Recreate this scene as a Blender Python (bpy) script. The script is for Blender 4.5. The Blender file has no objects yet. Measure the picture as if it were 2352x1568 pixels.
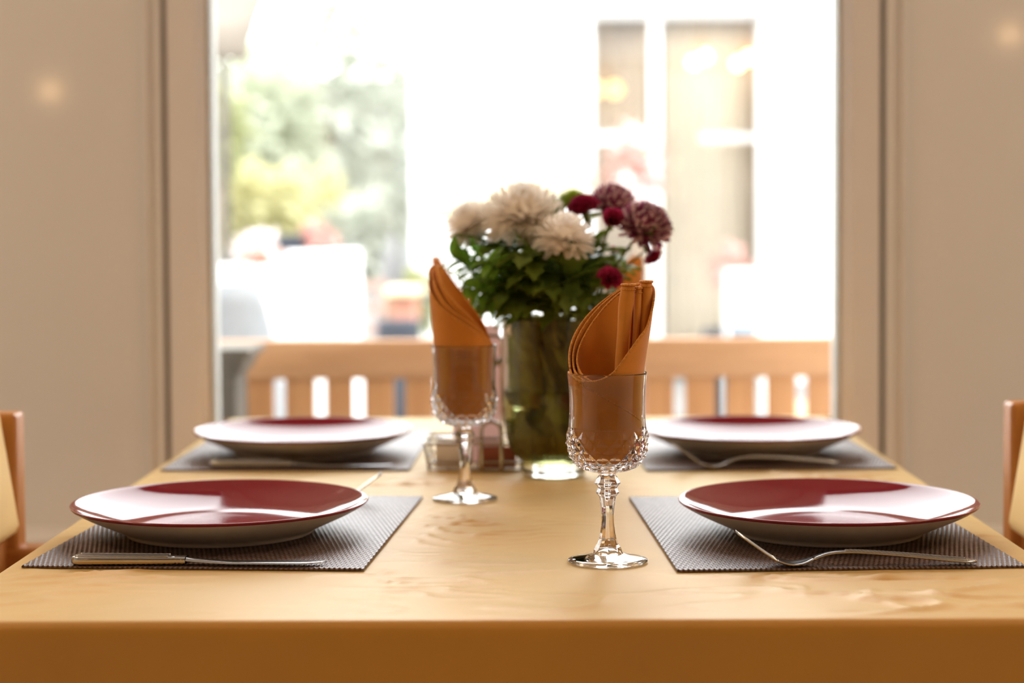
import bpy, math, random
from math import sin, cos, pi, sqrt, atan, radians, atan2
from mathutils import Vector, Matrix, noise

R = random.Random(7)
SC = bpy.context.scene
COL = SC.collection

# ------------------------------------------------------------------ camera
F = 4200.0
CX, CY = 1176.0, 659.0
CAM = Vector((0, 0, 1.0686))
PITCH = atan((CY - 505) / F)
YAW = atan((1222 - CX) / F)
ROLL = radians(-0.32)
CROT = Matrix.Rotation(YAW, 3, 'Z') @ Matrix.Rotation(pi / 2 - PITCH, 3, 'X') @ Matrix.Rotation(ROLL, 3, 'Z')


def P(px, py, Y):
    """World point at depth Y seen at a given place of the photograph."""
    d = CROT @ Vector(((px - CX) / F, -(py - CY) / F, -1))
    return CAM + d * (Y / d.y)


def T(px, py, z=0.75):
    """World point on the horizontal plane z."""
    d = CROT @ Vector(((px - CX) / F, -(py - CY) / F, -1))
    return CAM + d * ((z - CAM.z) / d.z)


cam = bpy.data.cameras.new('camera')
camo = bpy.data.objects.new('camera', cam)
COL.objects.link(camo)
camo.matrix_world = Matrix.Translation(CAM) @ CROT.to_4x4()
cam.sensor_width = 36
cam.lens = F / 2352 * 36
cam.shift_y = -(784 - CY) / 2352
cam.clip_start = 0.05
cam.dof.use_dof = True
cam.dof.focus_distance = 1.70
cam.dof.aperture_fstop = 3.3
SC.camera = camo

# ------------------------------------------------------------------ materials
MATS = {}


def nodes(name):
    m = bpy.data.materials.new(name)
    m.use_nodes = True
    nt = m.node_tree
    nt.nodes.clear()
    out = nt.nodes.new('ShaderNodeOutputMaterial')
    return m, nt, out


def pm(name, col, rough=0.5, var=0.08, scale=20.0, stretch=(1, 1, 1), bump=0.0, bscale=150.0, bdist=0.002, metallic=0.0,
       spec=0.5, coat=0.0, coat_rough=0.05, sheen=0.0, trans=0.0, col2=None, detail=4.0, tint=None):
    """Principled surface whose colour wanders with procedural noise; optional translucency."""
    if name in MATS:
        return MATS[name]
    m, nt, out = nodes(name)
    N, L = nt.nodes.new, nt.links.new
    b = N('ShaderNodeBsdfPrincipled')
    tc = N('ShaderNodeTexCoord')
    mp = N('ShaderNodeMapping')
    mp.inputs['Scale'].default_value = stretch
    L(tc.outputs['Object'], mp.inputs['Vector'])
    nz = N('ShaderNodeTexNoise')
    nz.inputs['Scale'].default_value = scale
    nz.inputs['Detail'].default_value = detail
    L(mp.outputs['Vector'], nz.inputs['Vector'])
    rp = N('ShaderNodeValToRGB')
    rp.color_ramp.elements[0].position = 0.3
    rp.color_ramp.elements[1].position = 0.7
    a = tuple(max(0, c * (1 - var)) for c in col) + (1,)
    d = (tuple(col2) if col2 else tuple(min(1, c * (1 + var)) for c in col)) + (1,)
    rp.color_ramp.elements[0].color = a
    rp.color_ramp.elements[1].color = d
    L(nz.outputs['Fac'], rp.inputs['Fac'])
    L(rp.outputs['Color'], b.inputs['Base Color'])
    b.inputs['Roughness'].default_value = rough
    b.inputs['Metallic'].default_value = metallic
    b.inputs['Specular IOR Level'].default_value = spec
    b.inputs['Coat Weight'].default_value = coat
    b.inputs['Coat Roughness'].default_value = coat_rough
    b.inputs['Sheen Weight'].default_value = sheen
    if tint:
        b.inputs['Sheen Tint'].default_value = tuple(tint) + (1,)
        b.inputs['Specular Tint'].default_value = tuple(lerp(1, c, .5) for c in tint) + (1,)
    if bump:
        n2 = N('ShaderNodeTexNoise')
        n2.inputs['Scale'].default_value = bscale
        n2.inputs['Detail'].default_value = 3
        L(mp.outputs['Vector'], n2.inputs['Vector'])
        bp = N('ShaderNodeBump')
        bp.inputs['Strength'].default_value = bump
        bp.inputs['Distance'].default_value = bdist
        L(n2.outputs['Fac'], bp.inputs['Height'])
        L(bp.outputs['Normal'], b.inputs['Normal'])
    if trans:
        t = N('ShaderNodeBsdfTranslucent')
        L(rp.outputs['Color'], t.inputs['Color'])
        mx = N('ShaderNodeMixShader')
        mx.inputs['Fac'].default_value = trans
        L(b.outputs[0], mx.inputs[1])
        L(t.outputs[0], mx.inputs[2])
        L(mx.outputs[0], out.inputs['Surface'])
    else:
        L(b.outputs[0], out.inputs['Surface'])
    MATS[name] = m
    return m


def glass(name, col=(1, 1, 1), ior=1.5, rough=0.0, thin=False):
    if name in MATS:
        return MATS[name]
    m, nt, out = nodes(name)
    N, L = nt.nodes.new, nt.links.new
    if thin:
        t = N('ShaderNodeBsdfTransparent')
        t.inputs['Color'].default_value = col + (1,)
        g = N('ShaderNodeBsdfGlossy')
        g.inputs['Roughness'].default_value = 0.01
        f = N('ShaderNodeFresnel')
        f.inputs['IOR'].default_value = 1.3
        mx = N('ShaderNodeMixShader')
        L(f.outputs[0], mx.inputs['Fac'])
        L(t.outputs[0], mx.inputs[1])
        L(g.outputs[0], mx.inputs[2])
        L(mx.outputs[0], out.inputs['Surface'])
    else:
        g = N('ShaderNodeBsdfGlass')
        g.inputs['Color'].default_value = col + (1,)
        g.inputs['IOR'].default_value = ior
        g.inputs['Roughness'].default_value = rough
        L(g.outputs[0], out.inputs['Surface'])
    MATS[name] = m
    return m


def emit(name, col, s):
    m, nt, out = nodes(name)
    e = nt.nodes.new('ShaderNodeEmission')
    e.inputs['Color'].default_value = col + (1,)
    e.inputs['Strength'].default_value = s
    nt.links.new(e.outputs[0], out.inputs['Surface'])
    return m


def wood(name, c1, c2, axis=0, rough=0.45):
    st = [9, 9, 9]
    st[axis] = 0.7
    return pm(name, c1, rough=rough, var=0.1, col2=c2, scale=6, stretch=tuple(st), bump=0.15, bscale=30, detail=6)


# ------------------------------------------------------------------ mesh builder
class MB:
    def __init__(s):
        s.v, s.f, s.m, s.sm = [], [], [], []

    def add(s, vs, fs, mi=0, smooth=True):
        b = len(s.v)
        s.v.extend(Vector(v) for v in vs)
        for f in fs:
            s.f.append(tuple(b + i for i in f))
            s.m.append(mi)
            s.sm.append(smooth)

    def box(s, lo, hi, bev=0.0, mi=0):
        x0, y0, z0 = lo
        x1, y1, z1 = hi
        if bev <= 0:
            vs = [(x, y, z) for z in (z0, z1) for y in (y0, y1) for x in (x0, x1)]
            fs = [(0, 2, 3, 1), (4, 5, 7, 6), (0, 1, 5, 4), (2, 6, 7, 3), (0, 4, 6, 2), (1, 3, 7, 5)]
            s.add(vs, fs, mi, False)
            return
        import bmesh
        bm = bmesh.new()
        bmesh.ops.create_cube(bm, size=1)
        for v in bm.verts:
            v.co = Vector(((x0 + x1) / 2 + v.co.x * (x1 - x0), (y0 + y1) / 2 + v.co.y * (y1 - y0), (z0 + z1) / 2 + v.co.z * (z1 - z0)))
        bmesh.ops.bevel(bm, geom=list(bm.edges), offset=min(bev, 0.45 * min(x1 - x0, y1 - y0, z1 - z0)), segments=3, affect='EDGES', profile=0.5)
        bm.verts.index_update()
        s.add([v.co.copy() for v in bm.verts], [[v.index for v in f.verts] for f in bm.faces], mi, True)
        bm.free()

    def grid(s, pts, nu, nv, closed_u=False, closed_v=False, mi=0, smooth=True, flip=False):
        """pts indexed [u*nv+v]"""
        fs = []
        for u in range(nu if closed_u else nu - 1):
            for v in range(nv if closed_v else nv - 1):
                a = u * nv + v
                b = u * nv + (v + 1) % nv
                c = ((u + 1) % nu) * nv + (v + 1) % nv
                d = ((u + 1) % nu) * nv + v
                fs.append((a, d, c, b) if flip else (a, b, c, d))
        s.add(pts, fs, mi, smooth)

    def lathe(s, prof, n=48, rf=None, cap0=False, cap1=False, mi=0, smooth=True, c=(0, 0, 0)):
        """prof (r,z) ordered so that outward normals face out when going up the outside."""
        pts = []
        for r, z in prof:
            for k in range(n):
                t = 2 * pi * k / n
                rr = rf(r, z, t) if rf else r
                pts.append((c[0] + rr * cos(t), c[1] + rr * sin(t), c[2] + z))
        fs = []
        for i in range(len(prof) - 1):
            for k in range(n):
                a, b2 = i * n + k, i * n + (k + 1) % n
                fs.append((a, b2, b2 + n, a + n))
        base = len(pts)
        if cap0:
            fs.append(tuple(reversed(range(n))))
        if cap1:
            fs.append(tuple(range(base - n, base)))
        s.add(pts, fs, mi, smooth)

    def tube(s, path, r, n=8, cap=True, mi=0, closed=False, rx=None):
        """path of points; r a number or a list"""
        path = [Vector(p) for p in path]
        m = len(path)
        rad = r if isinstance(r, (list, tuple)) else [r] * m
        pts = []
        up = None
        for i in range(m):
            if closed:
                t = path[(i + 1) % m] - path[i - 1]
            else:
                t = path[min(i + 1, m - 1)] - path[max(i - 1, 0)]
            t = t.normalized() if t.length > 1e-12 else Vector((0, 0, 1))
            if up is None:
                up = Vector((0, 0, 1)) if abs(t.z) < 0.9 else Vector((1, 0, 0))
            a = t.cross(up)
            a = a.normalized() if a.length > 1e-9 else Vector((1, 0, 0))
            b = a.cross(t).normalized()
            up = b
            for k in range(n):
                th = 2 * pi * k / n
                pts.append(path[i] + (a * cos(th) + b * sin(th)) * rad[i])
        fs = []
        for i in range(m if closed else m - 1):
            for k in range(n):
                a0, b0 = i * n + k, i * n + (k + 1) % n
                j = ((i + 1) % m) * n
                fs.append((a0, j + k, j + (k + 1) % n, b0))
        if cap and not closed:
            fs.append(tuple(range(n)))
            fs.append(tuple(reversed(range((m - 1) * n, m * n))))
        s.add(pts, fs, mi, True)

    def sphere(s, c, rad, nu=16, nv=10, mi=0):
        if not isinstance(rad, (tuple, list)):
            rad = (rad,) * 3
        pts = []
        for i in range(nv + 1):
            ph = -pi / 2 + pi * i / nv
            for k in range(nu):
                t = 2 * pi * k / nu
                q = max(cos(ph), 1e-4)
                pts.append((c[0] + rad[0] * q * cos(t), c[1] + rad[1] * q * sin(t), c[2] + rad[2] * sin(ph)))
        fs = []
        for i in range(nv):
            for k in range(nu):
                a, b = i * nu + k, i * nu + (k + 1) % nu
                fs.append((a, b, b + nu, a + nu))
        s.add(pts, fs, mi, True)

    def xform(s, M, start=0):
        for i in range(start, len(s.v)):
            s.v[i] = M @ s.v[i]

    def build(s, name, mats, parent=None, loc=None):
        me = bpy.data.meshes.new(name)
        me.from_pydata([tuple(v) for v in s.v], [], s.f)
        for mt in (mats if isinstance(mats, (list, tuple)) else [mats]):
            me.materials.append(mt)
        me.polygons.foreach_set('material_index', s.m)
        me.polygons.foreach_set('use_smooth', s.sm)
        me.update()
        o = bpy.data.objects.new(name, me)
        COL.objects.link(o)
        if parent:
            o.parent = parent
        if loc is not None:
            o.location = loc
        return o


def tag(o, label=None, cat=None, group=None, kind=None):
    if label:
        o['label'] = label
    if cat:
        o['category'] = cat
    if group:
        o['group'] = group
    if kind:
        o['kind'] = kind
    return o


def thing(name, loc, label, cat, rz=0.0, group=None):
    o = bpy.data.objects.new(name, None)
    COL.objects.link(o)
    o.empty_display_size = 0.05
    o.location = loc
    o.rotation_euler = (0, 0, rz)
    return tag(o, label, cat, group)


KIDS = {}


def copy_tree(src, label, loc=None, rz=None, scale=None, group=None):
    def rec(o, par):
        c = o.copy()
        COL.objects.link(c)
        if par is not None:
            c.parent = par
        for ch in [x for x in bpy.data.objects if x.parent == o]:
            rec(ch, c)
        return c
    c = rec(src, None)
    c['label'] = label
    if group:
        c['group'] = group
    if loc is not None:
        c.location = loc
    if rz is not None:
        c.rotation_euler = (0, 0, rz)
    if scale is not None:
        c.scale = scale
    return c


def struct(name, mb, mat, label=None, cat=None):
    o = mb.build(name, mat)
    return tag(o, label, cat, None, 'structure')


def solid(o, t, off=0.0):
    md = o.modifiers.new('thickness', 'SOLIDIFY')
    md.thickness = t
    md.offset = off
    return o


def lerp(a, b, t):
    return a + (b - a) * t


def interp(tab, x):
    if x <= tab[0][0]:
        return tab[0][1]
    for (x0, y0), (x1, y1) in zip(tab, tab[1:]):
        if x <= x1:
            t = (x - x0) / (x1 - x0)
            return y0 + (y1 - y0) * t
    return tab[-1][1]


def sinterp(tab, x):
    """Catmull-Rom through the table."""
    n = len(tab)
    if x <= tab[0][0]:
        return tab[0][1]
    if x >= tab[-1][0]:
        return tab[-1][1]
    for i in range(n - 1):
        if x <= tab[i + 1][0]:
            x0, y0 = tab[i]
            x1, y1 = tab[i + 1]
            h = x1 - x0
            m0 = (y1 - tab[i - 1][1]) / (x1 - tab[i - 1][0]) if i > 0 else (y1 - y0) / h
            m1 = (tab[i + 2][1] - y0) / (tab[i + 2][0] - x0) if i + 2 < n else (y1 - y0) / h
            t = (x - x0) / h
            t2, t3 = t * t, t * t * t
            return (2 * t3 - 3 * t2 + 1) * y0 + (t3 - 2 * t2 + t) * h * m0 + (-2 * t3 + 3 * t2) * y1 + (t3 - t2) * h * m1


# ------------------------------------------------------------------ palette
CLOTH = pm('tan_cotton_cloth', (0.63, 0.265, 0.014), rough=0.46, var=0.05, scale=9, spec=1.0, sheen=0.95, tint=(1, .93, .52), bump=0.12, bscale=260, bdist=0.0006)
NAPKIN = pm('ochre_napkin_cotton', (0.68, 0.25, 0.016), rough=0.75, var=0.08, scale=40, sheen=0.25, bump=0.3, bscale=900, bdist=0.0004)
HEMTHREAD = pm('ochre_overlock_thread', (0.68, 0.27, 0.03), rough=0.7, var=0.35, scale=700)
PLATE_TOP = pm('burgundy_glaze', (0.24, 0.020, 0.030), rough=0.06, var=0.10, scale=6, spec=0.42)
PLATE_UNDER = pm('cream_stoneware', (0.68, 0.62, 0.56), rough=0.4, var=0.06, scale=12)
STEEL = pm('polished_steel', (0.52, 0.54, 0.57), rough=0.20, var=0.04, scale=60, metallic=1.0)
CHROME = pm('chrome_wire', (0.46, 0.43, 0.38), rough=0.16, var=0.03, scale=60, metallic=1.0)
CRYSTAL = glass('clear_crystal', (0.985, 0.985, 0.985), 1.5)
VASEGLASS = glass('clear_vase_glass', (0.97, 0.985, 0.96), 1.46)
WATER = glass('vase_water', (0.88, 0.89, 0.62), 1.33)
WHITEGLOSS = pm('warm_white_gloss_lacquer', (0.80, 0.785, 0.76), rough=0.07, var=0.02, scale=2, spec=0.35)
FRAMEW = pm('white_window_plastic', (0.80, 0.77, 0.74), rough=0.35, var=0.02, scale=3)
DARKGAP = pm('dark_gap_rubber', (0.17, 0.13, 0.09), rough=0.7, var=0.1)
GASKET = pm('grey_gasket', (0.42, 0.42, 0.38), rough=0.6, var=0.1)
PANE = glass('window_glass', (0.985, 0.985, 0.98), thin=True)
PLASTER = pm('interior_plaster', (0.80, 0.74, 0.66), rough=0.85, var=0.03, scale=4)
FLOORW = pm('sand_floor_tile', (0.64, 0.60, 0.55), rough=0.4, var=0.06, scale=3)
CHAIRWOOD = wood('chair_beech', (0.52, 0.22, 0.055), (0.62, 0.28, 0.08), 2, 0.4)
UPHOL = pm('pale_yellow_upholstery', (0.80, 0.56, 0.20), rough=0.6, var=0.04, scale=15, bump=0.1, bscale=300)
BENCHW = wood('bench_teak', (0.43, 0.215, 0.090), (0.50, 0.27, 0.125), 0, 0.55)
BENCHV = wood('bench_teak_upright', (0.44, 0.20, 0.075), (0.50, 0.25, 0.10), 2, 0.55)
STONE = pm('grey_stone', (0.11, 0.097, 0.076), rough=0.85, var=0.25, scale=18, bump=0.4, bscale=60)
STEM = pm('flower_stem_green', (0.13, 0.17, 0.035), rough=0.5, var=0.2, scale=40)
LEAFD = pm('mum_leaf_green', (0.15, 0.23, 0.028), rough=0.42, var=0.35, scale=30, trans=0.4, spec=0.5)
LEAFB = pm('bright_leaf_green', (0.20, 0.40, 0.045), rough=0.3, var=0.3, scale=30, trans=0.42, spec=0.6)
LEAFO = pm('olive_wet_leaf', (0.42, 0.39, 0.06), rough=0.4, var=0.4, scale=30, trans=0.4)
PETW = pm('white_petal', (0.99, 0.95, 0.89), rough=0.6, var=0.01, scale=30, trans=0.64)
PETP = pm('purple_petal', (0.30, 0.05, 0.14), rough=0.55, var=0.3, scale=80, trans=0.25)
PETPB = pm('pale_petal_back', (0.84, 0.60, 0.58), rough=0.6, var=0.12, scale=60, trans=0.35)
PETM = pm('magenta_petal', (0.42, 0.022, 0.085), rough=0.55, var=0.25, scale=60, trans=0.35)
PETG = pm('lime_petal', (0.33, 0.43, 0.03), rough=0.6, var=0.2, scale=60, trans=0.3)
EXTW = pm('white_render', (0.86, 0.86, 0.85), rough=0.9, var=0.03, scale=3)
PAVE = pm('grey_paving', (0.15, 0.148, 0.14), rough=0.9, var=0.1, scale=3)


MW, MD, MT = .318, .438, .0028
NWX, NWY = 136, 52


def mat_weave():
    """vinyl yarns: pale weft dashes over dark brown warp, alternating cell by cell"""
    m, nt, out = nodes('woven_vinyl')
    N, L = nt.nodes.new, nt.links.new
    b = N('ShaderNodeBsdfPrincipled')
    tc = N('ShaderNodeTexCoord')
    mp = N('ShaderNodeMapping')
    mp.inputs['Scale'].default_value = (NWX / MW, NWY / MD, 0)
    mp.inputs['Location'].default_value = (0, 0, .5)
    L(tc.outputs['Object'], mp.inputs['Vector'])
    ck = N('ShaderNodeTexChecker')
    ck.inputs['Scale'].default_value = 1.0
    L(mp.outputs['Vector'], ck.inputs['Vector'])
    nz = N('ShaderNodeTexNoise')
    nz.inputs['Scale'].default_value = 160
    L(tc.outputs['Object'], nz.inputs['Vector'])
    rp = N('ShaderNodeValToRGB')
    e = rp.color_ramp.elements
    e[0].position, e[0].color = 0.3, (0.055, 0.026, 0.018, 1)
    e[1].position, e[1].color = 0.7, (0.11, 0.052, 0.036, 1)
    L(nz.outputs['Fac'], rp.inputs['Fac'])
    r2 = N('ShaderNodeValToRGB')
    e = r2.color_ramp.elements
    e[0].position, e[0].color = 0.3, (0.14, 0.10, 0.092, 1)
    e[1].position, e[1].color = 0.7, (0.26, 0.20, 0.195, 1)
    L(nz.outputs['Fac'], r2.inputs['Fac'])
    mx = N('ShaderNodeMix')
    mx.data_type = 'RGBA'
    L(ck.outputs['Fac'], mx.inputs[0])
    L(rp.outputs['Color'], mx.inputs[6])
    L(r2.outputs['Color'], mx.inputs[7])
    L(mx.outputs[2], b.inputs['Base Color'])
    b.inputs['Roughness'].default_value = 0.42
    b.inputs['Specular IOR Level'].default_value = 0.5
    L(b.outputs[0], out.inputs['Surface'])
    return m


WEAVE = mat_weave()

# ------------------------------------------------------------------ room shell
WY = 3.15           # inner face of the window wall
XL = P(372, 500, WY).x
XR = P(2031, 500, WY).x


def wx(px):
    return P(px, 500, WY).x


GX0, GX1 = wx(474), wx(1936)
SILL = 0.56
HEAD = 2.58
LX, RX, BY, CEIL = -3.2, 3.2, -3.4, 2.80

mb = MB()
mb.box((LX - .2, BY - .2, -0.1), (RX + .2, WY + .25, 0))
struct('floor', mb, FLOORW)
mb = MB()
mb.box((LX - .2, BY - .2, CEIL), (RX + .2, WY + .25, CEIL + .1))
struct('ceiling', mb, PLASTER)
mb = MB()
mb.box((LX - .2, BY, 0), (LX, WY, CEIL))
struct('wall_left', mb, PLASTER)
mb = MB()
mb.box((RX, BY, 0), (RX + .2, WY, CEIL))
struct('wall_right', mb, PLASTER)
mb = MB()
mb.box((LX - .2, BY - .2, 0), (RX + .2, BY, CEIL))
struct('wall_back', mb, pm('brown_wall_panelling', (0.30, 0.16, 0.07), rough=0.6, var=0.15, scale=3, stretch=(6, 1, .5)))

# window wall: lacquered panels either side, wall under and over the window
gl, gr = wx(379), wx(2029)
mb = MB()
SW0, SW1 = 1.25, 2.95   # side windows added out of view for daylight fill, past both panels
for sgn, gx in ((-1, gl - .004), (1, gr + .004)):
    def wb(xa, xb, za, zb):
        mb.box((min(xa, xb), WY, za), (max(xa, xb), WY + .22, zb))
    wb(gx, sgn * SW0, 0, CEIL)
    wb(sgn * SW1, LX if sgn < 0 else RX, 0, CEIL)
    wb(sgn * SW0, sgn * SW1, 0, SILL)
    wb(sgn * SW0, sgn * SW1, HEAD, CEIL)
mb.box((gl - .004, WY + .012, 0), (gr + .004, WY + .22, SILL))
mb.box((gl - .004, WY + .012, HEAD + .12), (gr + .004, WY + .22, CEIL))
struct('wall_front', mb, WHITEGLOSS)
# slim bead on each panel a little away from the gap
for i, (a, b) in enumerate(((337, 346), (2068, 2079))):
    mb = MB()
    mb.box((wx(a), WY - .010, SILL - .02), (wx(b), WY + .002, CEIL), 0.003)
    struct('trim_%d' % (i + 1), mb, FRAMEW)
# ledge along the foot of the window wall
zl = P(150, 1203, WY).z
mb = MB()
mb.box((LX, WY - .10, zl - .07), (RX, WY + .015, zl - .005), 0.006)
struct('trim_3', mb, FRAMEW)
# dark shadow gap between panel and window frame
for i, c in enumerate((gl, gr)):
    mb = MB()
    mb.box((c - .0038, WY + (.008 if i == 0 else .02), SILL - .02), (c + .0038, WY + .2, CEIL))
    struct('trim_%d' % (4 + i), mb, DARKGAP)

win = thing('window_1', (0, 0, 0), None, None)
tag(win, None, None, None, 'structure')
mb = MB()
fl, fr = gl + .004, gr - .004


def frame_side(x0, x1, sgn):
    """frame upright; x0 the room-side edge, x1 the glass edge; stepped bead next to the glass."""
    w = x1 - x0
    prof = [(x0, WY + .085), (x0, WY + .006), (x0 + w * .04, WY), (x0 + w * .74, WY), (x0 + w * .80, WY + .003), (x0 + w * .84, WY + .008), (x1, WY + .022), (x1, WY + .085)]
    pts = []
    for x, y in prof:
        for z in (SILL + .05, HEAD):
            pts.append((x, y, z))
    mb.grid(pts, len(prof), 2, smooth=False, flip=(sgn < 0), closed_u=True)


frame_side(fl, GX0, 1)
frame_side(fr, GX1, -1)
mb.box((fl, WY, SILL - .04), (fr, WY + .085, SILL + .05), .004)
mb.box((fl, WY, HEAD), (fr, WY + .085, HEAD + .12), .004)
mb.build('window_frame', FRAMEW, win)
mb = MB()
mb.box((GX0, WY + .022, SILL + .05), (GX0 + .006, WY + .085, HEAD))
mb.box((GX1 - .006, WY + .022, SILL + .05), (GX1, WY + .085, HEAD))
mb.box((GX0, WY + .022, SILL + .05), (GX1, WY + .06, SILL + .056))
mb.box((GX0, WY + .022, HEAD - .006), (GX1, WY + .06, HEAD))
mb.build('gasket', GASKET, win)
mb = MB()
mb.box((GX0 + .003, WY + .045, SILL + .052), (GX1 - .003, WY + .053, HEAD - .002))
mb.build('pane', PANE, win)
for i, sgn in ((2, -1), (3, 1)):  # unseen side windows, added to let more daylight into the room
    w2_ = tag(thing('window_%d' % i, (0, 0, 0), None, None), None, None, None, 'structure')
    xa, xb = sorted((sgn * SW0, sgn * SW1))
    mb = MB()
    for q in ((xa, xa + .07), (xb - .07, xb), ((xa + xb) / 2 - .04, (xa + xb) / 2 + .04)):
        mb.box((q[0], WY + .02, SILL), (q[1], WY + .18, HEAD), .004)
    mb.box((xa, WY + .02, SILL), (xb, WY + .18, SILL + .07), .004)
    mb.box((xa, WY + .02, HEAD - .07), (xb, WY + .18, HEAD), .004)
    mb.build('window_frame', FRAMEW, w2_)
    mb = MB()
    mb.box((xa + .06, WY + .09, SILL + .06), (xb - .06, WY + .098, HEAD - .06))
    mb.build('pane', PANE, w2_)

# ------------------------------------------------------------------ table and cloth
TF = T(1176, 1426).y
TB = T(1300, 957).y
TLX = T(0, 1308).x
TRX = T(2352, 1255).x
TCX, TCY = (TLX + TRX) / 2, (TF + TB) / 2
HX, HY = (TRX - TLX) / 2, (TB - TF) / 2
tb = thing('dining_table', (TCX, TCY, 0), 'rectangular wooden dining table hidden under the tan tablecloth', 'table')
mb = MB()
mb.box((-HX + .006, -HY + .006, .715), (HX - .006, HY - .006, .7455), .004)
mb.build('tabletop', CHAIRWOOD, tb)
for sx in (-1, 1):
    for sy in (-1, 1):
        mb = MB()
        x, y = sx * (HX - .06), sy * (HY - .06)
        mb.box((x - .03, y - .03, 0), (x + .03, y + .03, .716), .004)
        mb.build('leg', CHAIRWOOD, tb)

DROP, SIDEDROP = .30, .052


def axis_samples(h, n, nd, DROP):
    a = []
    for i in range(nd, 0, -1):
        a.append(-h - DROP * (i / nd) ** 1.3)
    for i in range(n + 1):
        a.append(-h + 2 * h * i / n)
    for i in range(1, nd + 1):
        a.append(h + DROP * (i / nd) ** 1.3)
    return a


def wrinkle(x, y):
    p = Vector((x * 3.0, y * 8.5, 0.3))
    w = noise.noise(p) * .0013
    p2 = Vector((x * 7.0 + y * 3, y * 22.0 - x * 4, 4.3))
    r = 1 - abs(noise.noise(p2)) * 2
    g = max(0, noise.noise(Vector((x * 4, y * 4, 9.1))) + .15)
    w += max(0, r) ** 6 * .0062 * g
    p3 = Vector((x * 13 - y * 9, y * 34.0 + x * 6, 2.3))
    r3 = 1 - abs(noise.noise(p3)) * 2
    w += max(0, r3) ** 6 * .0036 * max(0, noise.noise(Vector((x * 5 + 7, y * 5, 1.1))) + .1)
    return w


REST = [(T(1396, 1289).xy, .045), (T(1068, 1146).xy, .045), (T(1272, 1090).xy, .05), (T(1090, 1060).xy, .085), (P(1416, 800, 2.62).xy, .045), (P(1056, 800, 2.66).xy, .045)]
MATREST = [((T(*a) + T(*b)) / 2, (T(*b) - T(*a)).normalized()) for a, b in
           (((42, 1306), (843, 1313)), ((1551, 1316), (2362, 1306)), ((366, 1083), (943, 1082)), ((1480, 1083), (2066, 1078)))]


def rest_dist(x, y):
    """how far a spot of the cloth is from the nearest thing resting on it"""
    d = 9
    for c, r in REST:
        d = min(d, math.hypot(x - c[0], y - c[1]) - r)
    for m, ax in MATREST:
        dx, dy = x - m.x, y - m.y
        a = dx * ax.x + dy * ax.y
        b = -dx * ax.y + dy * ax.x
        qx, qy = abs(a) - .159, abs(b - .219) - .219
        d = min(d, math.hypot(max(qx, 0), max(qy, 0)) if max(qx, qy) > 0 else max(qx, qy))
    return d


def cloth_pt(u, v):
    du, dv = max(0, abs(u) - HX), max(0, abs(v) - HY)
    su, sv = (1 if u > 0 else -1), (1 if v > 0 else -1)
    rr = .007
    x, y, z = u * (HX - rr) / HX, v * (HY - rr) / HY, 0.0

    def roll(d):
        if d < rr * pi / 2:
            a = d / rr
            return rr * sin(a), -rr * (1 - cos(a))
        return rr, -rr - (d - rr * pi / 2)
    if du > 0 or dv > 0:
        ou, zu = roll(du)
        ov, zv = roll(dv)
        dd = max(du, dv)
        x = su * (min(abs(u), HX) - rr + (ou if du > 0 else 0)) if du > 0 else x
        y = sv * (min(abs(v), HY) - rr + (ov if dv > 0 else 0)) if dv > 0 else y
        z = zv if dv > 0 else zu
        fold = (noise.noise(Vector((u * 5.5, v * 5.5, 1.7))) * .5 + .55) * (.035 if dv > 0 else 0) * min(1, dd / .25)
        if dv > 0:
            y += sv * fold
        if du > 0:
            x += su * fold
        if du > 0 and dv > 0:
            e = min(du, dv) * .55
            x += su * e
            y += sv * e
    else:
        e = min(HX - abs(u), HY - abs(v))
        e = min(e, rest_dist(TCX + u, TCY + v))
        z = wrinkle(u, v) * max(0, min(1, .08 + e / .03))
    return (x, y, z)


us = axis_samples(HX, 230, 26, SIDEDROP)
vs_ = axis_samples(HY, 330, 26, DROP)
pts = [cloth_pt(u, v) for u in us for v in vs_]
mb = MB()
mb.grid(pts, len(us), len(vs_), flip=True)
cl = mb.build('tablecloth', CLOTH, None, (TCX, TCY, .75))
tag(cl, 'tan orange cotton tablecloth draped over the dining table', 'tablecloth')
solid(cl, .0012, -1)

# ------------------------------------------------------------------ placemats


def build_mat():
    nx, ny = NWX, NWY
    kx, ky = 3, 4
    NX, NY = nx * kx + 1, ny * ky + 1
    pts = []
    for i in range(NX):
        for j in range(NY):
            cx, cy = i / kx, j / ky
            x = -MW / 2 + MW * i / (NX - 1)
            y = -MD / 2 + MD * j / (NY - 1)
            ci, cj = int(min(cx, nx - 1)), int(min(cy, ny - 1))
            fx, fy = cx - ci, cy - cj
            over = (ci + cj) % 2 == 0
            if over:
                h = (.35 + .65 * sin(pi * fx) ** .6) * (0.6 + .4 * sin(pi * fy) ** .5)
            else:
                h = .35 * (0.5 + .5 * sin(pi * fy) ** .6)
            pts.append((x, y, MT * .55 + h * MT * .45))
    mb = MB()
    mb.grid(pts, NX, NY, flip=True)
    # sides and underside
    edge = [(i, 0) for i in range(NX)] + [(NX - 1, j) for j in range(1, NY)] + [(i, NY - 1) for i in range(NX - 2, -1, -1)] + [(0, j) for j in range(NY - 2, 0, -1)]
    b = len(mb.v)
    lowv = [(pts[i * NY + j][0], pts[i * NY + j][1], .0004) for i, j in edge]
    n = len(edge)
    topi = [i * NY + j for i, j in edge]
    mb.v.extend(Vector(v) for v in lowv)
    for k in range(n):
        k2 = (k + 1) % n
        mb.f.append((topi[k], b + k, b + k2, topi[k2]))
        mb.m.append(0)
        mb.sm.append(False)
    mb.f.append(tuple(b + k for k in reversed(range(n))))
    mb.m.append(0)
    mb.sm.append(False)
    return mb


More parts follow.
